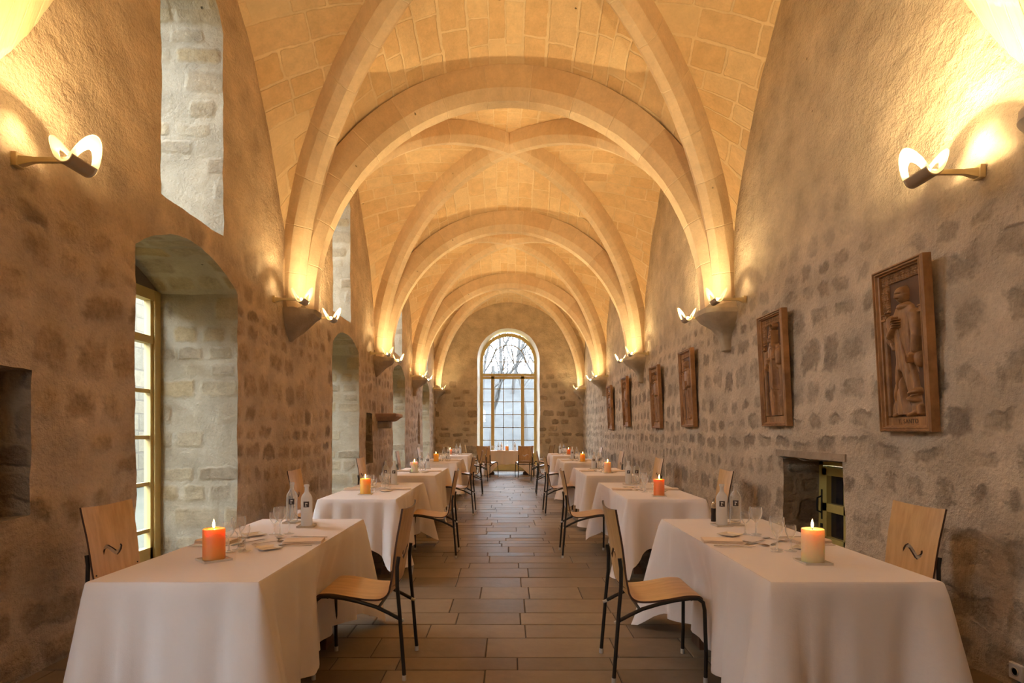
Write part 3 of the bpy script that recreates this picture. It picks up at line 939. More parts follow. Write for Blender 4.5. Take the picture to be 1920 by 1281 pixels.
def hf_figure(kind, nx, nz, PW, PH):
    """height field (metres) of the carved saint; u 0..1 from picture-left to right, v 0..1 upwards"""
    U, V = np.meshgrid(np.linspace(0, 1, nx + 1), np.linspace(0, 1, nz + 1))
    X = (U - .5) * PW; Z = V * PH
    Hh = np.zeros_like(X)
    def smax(a, b, k=.004): 
        h = np.clip(.5 + .5 * (a - b) / k, 0, 1); return b * (1 - h) + a * h + k * h * (1 - h)
    def ell(cx, cz, rx, rz, amp, rot=0, base=0):
        nonlocal Hh
        dx, dz = X - cx, Z - cz
        a, b = dx * cos(rot) + dz * sin(rot), -dx * sin(rot) + dz * cos(rot)
        q = 1 - (a / rx) ** 2 - (b / rz) ** 2
        e = np.where(q > 0, base + amp * np.sqrt(np.maximum(q, 0)), -1)
        Hh = np.where(q > 0, smax(Hh, e), Hh)
    def cap(p, q, r0, r1, amp, base=0):
        nonlocal Hh
        px, pz = p; dx, dz = q[0] - px, q[1] - pz; L2 = dx * dx + dz * dz
        t = np.clip(((X - px) * dx + (Z - pz) * dz) / L2, 0, 1)
        r = r0 + (r1 - r0) * t
        d2 = ((X - px - t * dx) ** 2 + (Z - pz - t * dz) ** 2) / (r * r)
        Hh = np.where(d2 < 1, smax(Hh, base + amp * np.sqrt(np.maximum(1 - d2, 0))), Hh)
    def groove(p, q, r, depth, r1=None):
        nonlocal Hh
        px, pz = p; dx, dz = q[0] - px, q[1] - pz; L2 = dx * dx + dz * dz
        t = np.clip(((X - px) * dx + (Z - pz) * dz) / L2, 0, 1)
        rr = r + ((r1 if r1 is not None else r) - r) * t
        d = np.sqrt((X - px - t * dx) ** 2 + (Z - pz - t * dz) ** 2) / rr
        Hh = Hh - depth * np.exp(-d * d) * (Hh > .002)
    s = PH / .96
    # robe: width and centre as a function of height
    zz = Z / PH
    if kind == 'monk':
        zk = [.07, .12, .25, .40, .52, .62, .70, .76, .79]
        lw = [-.150, -.150, -.120, -.095, -.090, -.105, -.110, -.075, -.03]
        rw = [.125, .130, .110, .100, .105, .120, .125, .090, .045]
    elif kind == 'bishop':
        zk = [.06, .12, .25, .40, .52, .62, .70, .74, .77]
        lw = [-.11, -.12, -.12, -.12, -.12, -.125, -.115, -.08, -.03]
        rw = [.12, .13, .135, .14, .14, .135, .12, .085, .04]
    else:
        zk = [.08, .12, .25, .40, .52, .62, .70, .76, .79]
        lw = [-.09, -.10, -.10, -.105, -.11, -.115, -.11, -.08, -.03]
        rw = [.10, .11, .11, .105, .11, .12, .12, .085, .04]
    l_, r_ = np.interp(zz, zk, lw), np.interp(zz, zk, rw)
    c_ = (l_ + r_) / 2; w_ = (r_ - l_) / 2
    q = 1 - ((X - c_) / np.maximum(w_, .001)) ** 2
    ins = (q > 0) & (zz > zk[0]) & (zz < zk[-1])
    amp = np.interp(zz, [.07, .3, .6, .72, .79], [.030, .034, .040, .038, .022])
    low = np.clip((.62 - zz) / .4, 0, 1)
    slant = .16 if kind == 'monk' else .05
    folds = .0045 * low * np.sin((X - c_ + slant * (Z - .5 * PH)) * 2 * pi / .042) + .003 * low * np.sin((X - c_ - .12 * Z) * 2 * pi / .075 + 1)
    body = amp * np.clip(q, 0, 1) ** .38 + folds
    Hh = np.where(ins, smax(Hh, body), Hh)
    head_z = .835 * PH if kind == 'monk' else (.78 * PH if kind == 'bishop' else .83 * PH)
    hx = .012
    # hood / collar
    ell(hx + .002, head_z - .072, .058, .026, .048)
    ell(hx, head_z, .040, .058, .056)                       # head
    ell(hx, head_z + .018, .041, .042, .058)                # skull
    cap((hx, head_z + .012), (hx, head_z - .012), .006, .011, .014, .052)   # nose
    ell(hx - .014, head_z + .012, .009, .005, .004, 0, .046); ell(hx + .014, head_z + .012, .009, .005, .004, 0, .046)
    groove((hx - .020, head_z + .008), (hx - .008, head_z + .008), .005, .008)
    groove((hx + .008, head_z + .008), (hx + .020, head_z + .008), .005, .008)
    groove((hx - .010, head_z - .024), (hx + .010, head_z - .024), .003, .006)
    ell(hx - .035, head_z + .002, .006, .012, .030); ell(hx + .035, head_z + .002, .006, .012, .030)
    if kind == 'monk':
        # raised forearm and wide sleeve on the left, hand at the chest
        cap((-.105, .69 * PH), (-.115, .57 * PH), .040, .045, .050)
        cap((-.118, .56 * PH), (-.085, .50 * PH), .040, .018, .040)
        groove((-.135, .62 * PH), (-.10, .50 * PH), .006, .014); groove((-.115, .64 * PH), (-.085, .53 * PH), .005, .012)
        cap((-.10, .585 * PH), (-.045, .640 * PH), .026, .022, .062)
        ell(-.025, .652 * PH, .026, .030, .068)
        for k in range(4):
            cap((-.028, .634 * PH + k * .014), (.012, .634 * PH + k * .016), .0075, .006, .074)
        cap((-.030, .668 * PH), (-.012, .700 * PH), .008, .006, .074)
        # hanging left arm with a closed hand and book
        cap((.105, .70 * PH), (.130, .56 * PH), .036, .034, .046)
        cap((.130, .56 * PH), (.120, .47 * PH), .032, .026, .050)
        ell(.105, .435 * PH, .030, .040, .062)
        for k in range(4): cap((.090 + k * .010, .445 * PH), (.086 + k * .012, .395 * PH), .0065, .005, .066)
        ell(.128, .415 * PH, .034, .055, .040)
        groove((.080, .70 * PH), (.085, .50 * PH), .006, .020)
        groove((-.010, .62 * PH), (.060, .34 * PH), .004, .014); groove((-.030, .60 * PH), (-.030, .36 * PH), .004, .008)
        groove((-.045, .345 * PH), (-.110, .16 * PH), .010, .028); groove((-.030, .33 * PH), (.030, .08 * PH), .018, .038, .028)
        groove((.08, .40 * PH), (.115, .25 * PH), .006, .016)
        ell(.085, .205 * PH, .052, .030, .056, .3); ell(.075, .165 * PH, .046, .024, .058, -.3); groove((.05, .19 * PH), (.12, .20 * PH), .006, .014)
        cap((-.130, .065 * PH), (-.075, .085 * PH), .018, .014, .030); cap((.02, .065 * PH), (.085, .085 * PH), .018, .016, .034)
        cap((.07, .12 * PH), (.075, .08 * PH), .022, .018, .030); cap((.12, .115 * PH), (.125, .075 * PH), .020, .016, .030)
    elif kind == 'bishop':
        # tall mitre
        for k in range(10):
            cap((hx - .030 + k * .0012, head_z + .040 + k * .010), (hx + .030 - k * .0012, head_z + .040 + k * .010), .010, .010, .050 - k * .0014)
        groove((hx, head_z + .04), (hx, head_z + .13), .003, .008)
        groove((hx - .03, head_z + .05), (hx + .03, head_z + .05), .003, .006)
        # beard
        ell(hx, head_z - .045, .026, .038, .052)
        # arms
        cap((-.110, .66 * PH), (-.125, .52 * PH), .038, .034, .046); cap((-.125, .52 * PH), (-.060, .58 * PH), .028, .022, .055)
        ell(-.045, .60 * PH, .022, .028, .064)
        cap((.115, .66 * PH), (.120, .56 * PH), .036, .030, .046); ell(.075, .60 * PH, .022, .024, .064)
        # crozier
        cap((.072, .07 * PH), (.078, .86 * PH), .008, .008, .062)
        for k in range(12):
            a0, a1 = k * .42, (k + 1) * .42
            r = .034 - .0022 * k
            cap((.055 + r * cos(a0), .90 * PH + r * sin(a0)), (.055 + r * cos(a1), .90 * PH + r * sin(a1)), .007, .007, .050)
        # front stole bands
        for sx in (-.022, .028): groove((sx, .70 * PH), (sx + .004, .30 * PH), .003, .010)
        groove((-.07, .60 * PH), (-.095, .30 * PH), .008, .022); groove((.10, .50 * PH), (.112, .26 * PH), .010, .026)
        groove((-.10, .34 * PH), (.09, .30 * PH), .005, .012)
        groove((0, .30 * PH), (-.01, .08 * PH), .008, .022)
        for k in range(6): cap((.04 + .012 * k, .10 * PH), (.055 + .013 * k, .17 * PH), .006, .004, .030)
    else:
        v = {'scholar': 0, 'pilgrim': 1, 'abbot': 2, 'deacon': 3}[kind]
        cap((-.105, .68 * PH), (-.118, .55 * PH), .036, .032, .046); cap((-.118, .55 * PH), (-.030, .57 * PH), .026, .020, .055)
        cap((.110, .68 * PH), (.120, .54 * PH), .036, .032, .046); cap((.120, .54 * PH), (.045, .52 * PH), .026, .020, .055)
        if v in (0, 3):
            q = (abs(X - .0) < .045) & (abs(Z - .545 * PH) < .060); Hh = np.where(q, np.maximum(Hh, .064), Hh)
            groove((0, .49 * PH), (0, .60 * PH), .003, .006)
        if v in (1, 2): cap((-.115, .07 * PH), (-.10, .93 * PH), .008, .008, .058)
        if v == 2: ell(-.10, .93 * PH, .026, .030, .040)
        groove((.00, .48 * PH), (.055, .12 * PH), .010, .024); groove((-.045, .48 * PH), (-.06, .10 * PH), .008, .018); groove((.08, .46 * PH), (.09, .15 * PH), .006, .014)
        cap((-.07, .075 * PH), (-.03, .09 * PH), .018, .014, .034); cap((.03, .075 * PH), (.08, .09 * PH), .018, .014, .034)
        ell(0, .06 * PH, .10, .03, .02)
    # architecture behind the figure: colonnettes, capitals, traceried arch band
    e = PW / 2
    def band(x0, x1, z0, z1, h):
        nonlocal Hh
        q = (X > x0) & (X < x1) & (Z > z0) & (Z < z1); Hh = np.where(q, np.maximum(Hh, h), Hh)
    for sx in (-1, 1):
        xa, xb = (-e, -e + .030) if sx < 0 else (e - .030, e)
        q = (X > xa) & (X < xb) & (Z < .70 * PH) & (Z > .06 * PH)
        prof = .012 + .010 * np.sqrt(np.clip(1 - ((X - (xa + xb) / 2) / .015) ** 2, 0, 1))
        Hh = np.where(q, np.maximum(Hh, prof), Hh)
        x0, x1 = (-e, -e + .045) if sx < 0 else (e - .045, e)
        band(x0, x1, .700 * PH, .715 * PH, .030); band(x0, x1, .735 * PH, .745 * PH, .028); band(x0, x1, .70 * PH, .745 * PH, .020)
    # lace-like carved border above the capitals
    t1 = (X < -e + .060) & (Z > .75 * PH); t2 = (Z > .935 * PH); 
    if kind in ('bishop',): t3 = (X > e - .05) & (Z > .75 * PH)
    else: t3 = (X > e - .02) & (Z > .75 * PH)
    lace = .012 + .007 * np.sin(X * 2 * pi / .030 + 3 * np.sin(Z * 2 * pi / .05)) * np.sin(Z * 2 * pi / .030)
    q = (t1 | t2 | t3) & (Hh < .02)
    Hh = np.where(q, lace, Hh)
    # plain foot band that carries the inscription
    q = Z < .055 * PH; Hh = np.where(q, .016, Hh)
    return X, Z, Hh

def make_panel(kind, label, y0, y1, zb, zt, tilt, res, text=None):
    """panel hung on the right wall between depths y0 (near) and y1 (far)"""
    PWo, PHo = y1 - y0, (zt - zb)
    t = thing('carved_panel', label, 'wood carving', (A - .022, (y0 + y1) / 2, zb), 0, 'carved wooden saints on the right wall')
    # local axes: -X faces the hall, +Y away; picture-left is far (+Y)
    t.rotation_euler = (0, -tilt, 0)
    fw = .052
    PW, PH = PWo - 2 * fw, PHo - 2 * fw * .8
    nx, nz = res
    X, Z, Hh = hf_figure(kind, nx, nz, PW, PH)
    vs = []; fs = []
    for j in range(nz + 1):
        for i in range(nx + 1):
            vs.append((.004 - 1.15 * Hh[j, i], -X[j, i], fw * .8 + Z[j, i]))
    w = nx + 1
    for j in range(nz):
        for i in range(nx):
            fs.append((j*w+i, j*w+i+1, (j+1)*w+i+1, (j+1)*w+i))
    f = MB(); f.add(vs, fs); f.build('carved_relief', M['oak'], t, smooth=55)
    # moulded frame: profile swept round the four sides
    f = MB(); yw = PWo / 2
    prof = [(0, .012), (0, -.042), (.010, -.052), (.016, -.052), (.020, -.040), (.026, -.040), (.030, -.048), (.036, -.048), (.042, -.032), (.050, -.028), (.053, -.005), (.053, .012)]
    loops = []
    for (ins, x) in prof:
        loops.append([(x, -yw + ins, ins * .8), (x, yw - ins, ins * .8), (x, yw - ins, PHo - ins * .8), (x, -yw + ins, PHo - ins * .8)])
    V = [p for l in loops for p in l]
    F = [(k*4+q, k*4+(q+1) % 4, (k+1)*4+(q+1) % 4, (k+1)*4+q) for k in range(len(prof)-1) for q in range(4)]
    f.add(V, F); f.build('frame', M['oak'], t)
    f = MB(); f.box((.003, -yw + .01, .01), (.014, yw - .01, PHo - .01)); f.build('back_board', M['oak_dark'], t)
    if text:
        c = bpy.data.curves.new('inscription', 'FONT'); c.body = text; c.size = .040; c.extrude = .002; c.align_x = 'CENTER'; c.space_character = 1.15
        o = bpy.data.objects.new('inscription', c); COL.objects.link(o)
        dg = bpy.context.evaluated_depsgraph_get(); me = bpy.data.meshes.new_from_object(o.evaluated_get(dg))
        bpy.data.objects.remove(o)
        o = bpy.data.objects.new('inscription', me); COL.objects.link(o); me.materials.clear(); me.materials.append(M['oak_dark'])
        o.parent = t; o.location = (-.0148, 0, fw * .8 + .012)
        o.rotation_euler = Matrix(((0, 0, -1), (-1, 0, 0), (0, 1, 0))).to_euler()
    return t
PAN = [
    ('monk', 'largest nearest carved oak relief of a robed monk, hand on chest', 3.68, 4.19, 1.325, 2.405, .055, (150, 320), 'T. SANTO'),
    ('bishop', 'carved oak relief of a mitred bishop holding a crozier, second from the viewer', 5.60, 6.15, 1.375, 2.46, .05, (130, 260), None),
    ('scholar', 'narrow-looking carved oak saint below the middle wall, third from the viewer', 8.42, 9.02, 1.385, 2.48, .05, (60, 130), None),
    ('pilgrim', 'dark carved saint panel, fourth from the viewer along the right wall', 10.30, 10.90, 1.375, 2.45, .05, (60, 130), None),
    ('abbot', 'dark carved saint panel, fifth along the right wall, higher than the last', 13.05, 13.62, 1.42, 2.50, .05, (50, 110), None),
    ('deacon', 'farthest and smallest-looking dark carved saint panel on the right wall', 15.10, 15.72, 1.36, 2.46, .05, (50, 110), None)]
for p in PAN: make_panel(*p)

# ------------------------------------------------------------------ masonry details of the left wall, socket
f = MB()
f.box((-A - .05, 11.92, 1.60), (-A + .40, 12.66, 1.67))
f.add([(-A - .05, 12.0, 1.52), (-A + .28, 12.0, 1.52), (-A + .28, 12.58, 1.52), (-A - .05, 12.58, 1.52), (-A - .05, 11.94, 1.60), (-A + .38, 11.94, 1.60), (-A + .38, 12.64, 1.60), (-A - .05, 12.64, 1.60)],
      [(0, 3, 2, 1), (4, 5, 6, 7), (0, 1, 5, 4), (1, 2, 6, 5), (2, 3, 7, 6)])
o = f.build('stone_ledge', simple('reddish_brown_stone', (.34, .20, .12), .85, bump=.01, bscale=16, vary=.3))
md = o.modifiers.new('bevel', 'BEVEL'); md.width = .015; md.segments = 2
tag(o, 'reddish moulded stone ledge jutting from the left wall between two windows', 'ledge')
f = MB(); f.box((-A - .05, 12.08, 1.38), (-A + .22, 12.42, 1.52))
o = f.build('stone_bracket', M['corbel']); md = o.modifiers.new('bevel', 'BEVEL'); md.width = .02
tag(o, 'square stone bracket directly under the reddish ledge on the left wall', 'bracket')

t = thing('wall_socket', 'white electrical socket low on the right wall at the frame corner', 'socket', (A - .012, 3.13, .10))
M['white_plastic'] = simple('white_plastic', (.72, .68, .62), .35)
f = MB(); f.box((-.008, -.042, -.042), (.02, .042, .042)); o = f.build('face_plate', M['white_plastic'], t); md = o.modifiers.new('bevel', 'BEVEL'); md.width = .004
f = MB(); f.lathe([(.024, 0), (.022, .004), (.019, .0045), (.018, -.002), (.001, -.002)], 24)
o = f.build('socket_well', simple('grey_plastic', (.45, .42, .38), .4), t, smooth=40); o.rotation_euler = (0, -pi/2, 0); o.location = (-.008, 0, 0)
# ------------------------------------------------------------------ chairs
M['ply'] = wood('oiled_oak_plywood', (.50, .29, .115), (.66, .42, .19), (26, 26, 2.2), .40)
M['ply_seat'] = wood('oiled_oak_plywood_seat', (.50, .29, .115), (.66, .42, .19), (2.2, 26, 26), .32)
M['ply_edge'] = simple('dark_plywood_edge', (.07, .03, .015), .5)
M['tube'] = simple('dark_bronze_tube', (.030, .026, .023), .38, .5)
M['glide'] = simple('clear_plastic_glide', (.55, .52, .47), .3)
M['screw'] = simple('dark_screw_head', (.05, .04, .035), .4, .6)

def shell_prof(s):
    """chair shell profile, s = 0 at the front lip, ends at the top of the back; returns x (front +), z"""
    pts = SHELL
    L = SHELL_L
    s = max(0, min(L[-1], s))
    for k in range(len(L) - 1):
        if s <= L[k + 1]:
            t = (s - L[k]) / (L[k+1] - L[k]); a, b = pts[k], pts[k+1]
            return (a[0] + (b[0]-a[0]) * t, a[1] + (b[1]-a[1]) * t)
    return pts[-1]
ctrl = [(.235, .425), (.228, .445), (.205, .457), (.14, .457), (.05, .442), (-.03, .430), (-.10, .428), (-.145, .442), (-.172, .472), (-.186, .52),
        (-.196, .58), (-.206, .66), (-.220, .75), (-.238, .84), (-.252, .915)]
def catmull(c, n=6):
    out = []
    for i in range(len(c) - 1):
        p0, p1, p2, p3 = c[max(i-1, 0)], c[i], c[i+1], c[min(i+2, len(c)-1)]
        for k in range(n):
            t = k / n
            out.append(tuple(.5 * ((2*p1[q]) + (-p0[q]+p2[q])*t + (2*p0[q]-5*p1[q]+4*p2[q]-p3[q])*t*t + (-p0[q]+3*p1[q]-3*p2[q]+p3[q])*t**3) for q in (0, 1)))
    out.append(c[-1]); return out
SHELL = catmull(ctrl)
SHELL_L = [0]
for k in range(1, len(SHELL)): SHELL_L.append(SHELL_L[-1] + hypot(SHELL[k][0]-SHELL[k-1][0], SHELL[k][1]-SHELL[k-1][1]))
S_BEND = next(SHELL_L[k] for k in range(len(SHELL)) if SHELL[k][1] > .49 and SHELL[k][0] < 0)
S_TOP = SHELL_L[-1]

def swoosh():
    """the wave-shaped cut-out in the backrest (width w, arc length s)"""
    s0 = S_BEND + .165
    cl = [(.052, -.018), (.060, -.006), (.052, .006), (.040, -.004), (.030, -.016), (.010, -.010), (-.014, .006), (-.034, .020), (-.050, .016), (-.058, .000), (-.060, -.018)]
    wd = [.004, .007, .007, .006, .011, .014, .014, .013, .008, .005, .0015]
    cl = catmull(cl, 3); wd2 = []
    for k in range(len(cl)):
        f = k / (len(cl) - 1) * (len(wd) - 1); i = min(int(f), len(wd) - 2); wd2.append(wd[i] + (wd[i+1]-wd[i]) * (f - i))
    L = []; R = []
    for k, (a, b) in enumerate(cl):
        p, q = cl[max(k-1, 0)], cl[min(k+1, len(cl)-1)]
        dx, dy = q[0]-p[0], q[1]-p[1]; l = hypot(dx, dy)
        L.append((a - dy/l*wd2[k], b + dx/l*wd2[k])); R.append((a + dy/l*wd2[k], b - dx/l*wd2[k]))
    poly = L + R[::-1]
    return [(x, s0 + y) for x, y in poly]
def simple_blob():
    """a clean wave outline made of a shaft with a hooked end and a thin crescent"""
    s0 = S_BEND + .16
    P = [(.060, -.012), (.066, .004), (.058, .014), (.049, .008), (.050, -.002), (.042, -.010), (.030, -.014), (.010, .002), (-.020, .022), (-.040, .026), (-.056, .016), (-.064, .000), (-.062, -.018),
         (-.055, -.006), (-.046, .006), (-.034, .008), (-.018, -.004), (.012, -.028), (.030, -.034), (.046, -.026)]
    return [(x * 1.32, s0 + y * 1.25) for x, y in P]

def ply_part(name, s0, s1, w0, w1, hole, parent, mat):
    """thin bent plywood between arc lengths s0..s1; half width w0..w1, rounded front"""
    th = .0105
    def hw(s): return w0 + (w1 - w0) * (s - s0) / (s1 - s0)
    n = 14
    ol = []
    if s0 == 0:
        ol += [(-hw(0) + .03, 0), (hw(0) - .03, 0), (hw(0) - .008, .008), (hw(0), .03)]
    else: ol += [(-hw(s0), s0), (hw(s0), s0)]
    ol += [(hw(s0 + (s1-s0) * k / n), s0 + (s1-s0) * k / n) for k in range(1 if s0 else 2, n)]
    ol += [(hw(s1), s1)] + [(hw(s1) * c, s1 - .012 * (1 - c*c) ) for c in (.6, .2, -.2, -.6)] + [(-hw(s1), s1)]
    ol += [(-hw(s0 + (s1-s0) * k / n), s0 + (s1-s0) * k / n) for k in range(n - 1, 0 if s0 else 1, -1)]
    if s0 == 0: ol += [(-hw(0), .03), (-hw(0) + .008, .008)]
    holes = [hole] if hole else []
    v2, fs, lps = sheet_faces(ol, holes, .012, .024)
    def pt(w, s, off):
        x, z = shell_prof(s); xa, za = shell_prof(s - .004); xb, zb = shell_prof(s + .004)
        tx, tz = xb - xa, zb - za; l = hypot(tx, tz) or 1
        nx, nz = tz / l, -tx / l           # towards the sitter: up on seat, forward on back
        cur = .020 * (w / .21) ** 2 if s > S_BEND else .020 * (w / .21) ** 2 * max(0, (s / S_BEND - .75) / .25)
        return (x + nx * off + cur, w, z + nz * off)
    mb = MB()
    mb.add([pt(w, s, 0) for w, s in v2], fs, 0)
    mb.add([pt(w, s, -th) for w, s in v2], [f[::-1] for f in fs], 0)
    for lp in [resample(ol, .012)] + lps:
        k = len(lp)
        mb.add([pt(w, s, 0) for w, s in lp] + [pt(w, s, -th) for w, s in lp], [(i, (i+1) % k, k + (i+1) % k, k + i) for i in range(k)], 1)
    o = mb.build(name, [mat, M['ply_edge']], parent, smooth=40, fixn=False)
    return o

def make_chair():
    t = thing('dining_chair', 'x', 'chair')
    ply_part('seat', 0, S_BEND, .205, .205, None, t, M['ply_seat'])
    ply_part('backrest', S_BEND, S_TOP, .205, .222, simple_blob(), t, M['ply'])
    for s in (-1, 1):
        y = s * .200
        f = MB()
        f.tube([(.240, s * .215, .020), (.243, s * .214, .15), (.240, y, .38), (.232, y, .420), (.205, y, .440), (.16, y, .441), (.08, y, .430), (.0, y, .412), (-.09, y, .385), (-.16, y, .352), (-.215, y, .322)], .0105, 10)
        lg = f.build('front_leg', M['tube'], t, smooth=50)
        f = MB(); f.lathe([(.011, 0), (.012, .004), (.0115, .028), (.008, .03)], 10, (.240, s * .215, 0)); f.build('glide', M['glide'], lg, smooth=40)
        f = MB()
        f.tube([(-.245, s * .222, .020), (-.232, s * .216, .18), (-.218, s * .212, .36), (-.205, s * .208, .50), (-.204, s * .205, .60), (-.212, s * .204, .655)], .0105, 10)
        lg = f.build('rear_leg', M['tube'], t, smooth=50)
        f = MB(); f.lathe([(.011, 0), (.012, .004), (.0115, .028), (.008, .03)], 10, (-.245, s * .222, 0)); f.build('glide', M['glide'], lg, smooth=40)
        f = MB(); f.tube([(-.20, y, .326), (-.238, y, .312)], .009, 8); f.build('end_cap', M['glide'], t, smooth=40)
    f = MB(); f.tube([(-.10, -.2, .378), (-.10, .2, .378)], .008, 8); f.tube([(.17, -.2, .436), (.17, .2, .436)], .008, 8); f.build('crossbar', M['tube'], t, smooth=50)
    f = MB()
    for s in (-1, 1):
        for ss in (S_BEND + .045,):
            x, z = shell_prof(ss)
            f.lathe([(.005, 0), (.005, .003), (.001, .0035)], 10, (0, 0, 0))
            n0 = len(f.v) - 30
            for i in range(n0, len(f.v)):
                a, b, c = f.v[i]; f.v[i] = (x + .0165 + c, s * .185 + b, z + a)
    f.build('screw', M['screw'], t)
    return t
ch0 = make_chair()
AIS = [3.49, 6.62, 9.88, 12.85, 15.95]
WAL = [3.53, 6.60, 9.50, 12.65, 15.55]
first = True
rank = ['nearest', 'second nearest', 'middle', 'second farthest', 'farthest']
def put_chair(x, y, rz, lab, grp):
    global first
    o = ch0 if first else copy_tree(ch0)
    first = False
    o.location = (x, y, 0); o.rotation_euler = (0, 0, rz)
    tag(o, lab, 'chair', grp)
for i in range(5):
    put_chair(-.805, AIS[i], pi + radians([0, 1, -2, 1, 2][i]), 'oak and dark tube chair on the aisle side of the %s left table' % rank[i], 'aisle-side chairs')
    put_chair(.805 if i else .795, AIS[i] - (.0 if i else .04), radians([0, -1, 2, 0, -2][i]), 'oak and dark tube chair on the aisle side of the %s right table' % rank[i], 'aisle-side chairs')
    put_chair(-2.08, WAL[i], radians([0, 2, -1, 3, 0][i]), 'oak-backed chair between the left wall and the %s left table' % rank[i], 'wall-side chairs')
    put_chair(2.08, WAL[i] - .06, pi + radians([0, -2, 2, 0, 2][i]), 'oak-backed chair between the right wall and the %s right table' % rank[i], 'wall-side chairs')
# round the end table: seat directions point to the table
put_chair(.42, 17.35, radians(100), 'chair seen from behind in front of the end table, right of centre', 'chairs round the end table')
put_chair(-.62, 17.25, radians(62), 'chair turned at an angle before the left front of the end table', 'chairs round the end table')
put_chair(1.02, 17.85, radians(160), 'chair turned at an angle before the right front of the end table', 'chairs round the end table')
put_chair(-1.12, 18.9, radians(8), 'chair seen side-on at the left end of the end table', 'chairs round the end table')
put_chair(1.16, 18.9, radians(176), 'chair seen side-on at the right end of the end table', 'chairs round the end table')

# ------------------------------------------------------------------ tables and cloths
def cloth_mat():
    g = G('white_table_linen')
    n = g.noise(g.obj(), 3.0, 4, .6)
    c = g.mix(n, (.78, .70, .665), (.83, .75, .71))
    w = g.noise(g.vm('MULTIPLY', g.obj(), (1, 1, 1)), 420, 2, .5)
    nr = g.bump(g.m('ADD', g.m('MULTIPLY', w, .12), g.noise(g.obj(), 5, 4, .6)), .004)
    sh = g.principled(c, .85, 0, nr, Sheen_Weight=.25)
    return g.done(sh)
M['cloth'] = cloth_mat()
M['trestle'] = wood('dark_brown_table_wood', (.09, .04, .02), (.17, .08, .04), (20, 20, 3), .45)
TT = .727
def cloth_mesh(hx, hy, seed, hem_end=.20, hem_side=.14, dents=(), cw=.12, cdrop=.13):
    rd = random.Random(seed); mb = MB()
    per = []   # base x, y, normal angle, corner weight, hem
    r0 = .012
    def add_side(ax, ay, bx, by, ang, hem, n):
        L = hypot(bx-ax, by-ay)
        for k in range(n):
            t = (k + .5) / n
            x, y = ax + (bx-ax)*t, ay + (by-ay)*t
            dc = min(t, 1-t) * L
            per.append((x, y, ang, exp(-(dc / cw) ** 2), hem, L))
        for k in range(9):   # the corner that follows
            a = ang + pi/2 * (k + .5) / 9
            per.append((bx - r0*0, by, a, 1.0, hem, L))
    ix, iy = hx, hy
    add_side(ix, -iy, ix, iy, 0, hem_side, 56)
    add_side(ix, iy, -ix, iy, pi/2, hem_end, 26)
    add_side(-ix, iy, -ix, -iy, pi, hem_side, 56)
    add_side(-ix, -iy, ix, -iy, 3*pi/2, hem_end, 26)
    n = len(per); NV = 26
    ph = [rd.uniform(0, 6.28) for _ in range(8)]; cf = [rd.uniform(.8, 1.25) for _ in range(4)]
    s = 0; arc = []
    for k in range(n):
        if k: s += hypot(per[k][0]-per[k-1][0], per[k][1]-per[k-1][1]) + .004
        arc.append(s)
    vs = []; 
    for j in range(NV + 1):
        d = j / NV
        for k, (x, y, a, c, hem, L) in enumerate(per):
            cc = c * cf[int(((a + .001) % (2*pi)) / (pi/2)) % 4] if c < 1 else c * 1.0
            drop = (TT - hem) + cc * cdrop
            wv = .017 * sin(arc[k] * 2*pi/.31 + ph[0] + 1.2*sin(arc[k]*1.7+ph[1])) + .010 * sin(arc[k] * 2*pi/.17 + ph[2] + d*.6) + .010 * sin(arc[k]*2*pi/.72 + ph[3])
            # a pinched crease beside each corner
            crease = -.030 * exp(-((c - .35) / .16) ** 2)
            off = .004 + d * (.022 + .125 * cc ** 1.3) + (wv + crease) * d ** .75 + .006 * (1 - exp(-d * 30))
            z = TT - d * drop * (1 - .0) 
            if j == 0: off = 0
            if j == 1: z = TT - .006; off = .006
            for (sgn, yd) in dents:      # the front legs of the drawn-up chair press the cloth inwards
                if cos(a) * sgn > .9: off -= .085 * exp(-((y - yd) / .30) ** 4) * min(1, d * 2.2) * (1 - cc)
            if z < .012:
                off += (.012 - z) * .8; z = .012 + .006 * abs(sin(arc[k] * 30 + ph[4]))
            z += .012 * d * sin(arc[k] * 2*pi/.5 + ph[5]) if z > .05 else 0
            vs.append((x + cos(a) * off, y + sin(a) * off, z))
    fs = [(j*n+k, j*n+(k+1) % n, (j+1)*n+(k+1) % n, (j+1)*n+k) for j in range(NV) for k in range(n)]
    mb.add(vs, [f[::-1] for f in fs])
    # top
    NX, NY = 16, 36
    def top(a, b): return (-hx + 2*hx*a, -hy + 2*hy*b, TT + .0004 + .0006 * noise.noise(Vector((a*4, b*8, seed))))
    mb.grid(top, NX, NY)
    o = mb.build('tablecloth', M['cloth'], smooth=60, fixn=False)
    return o
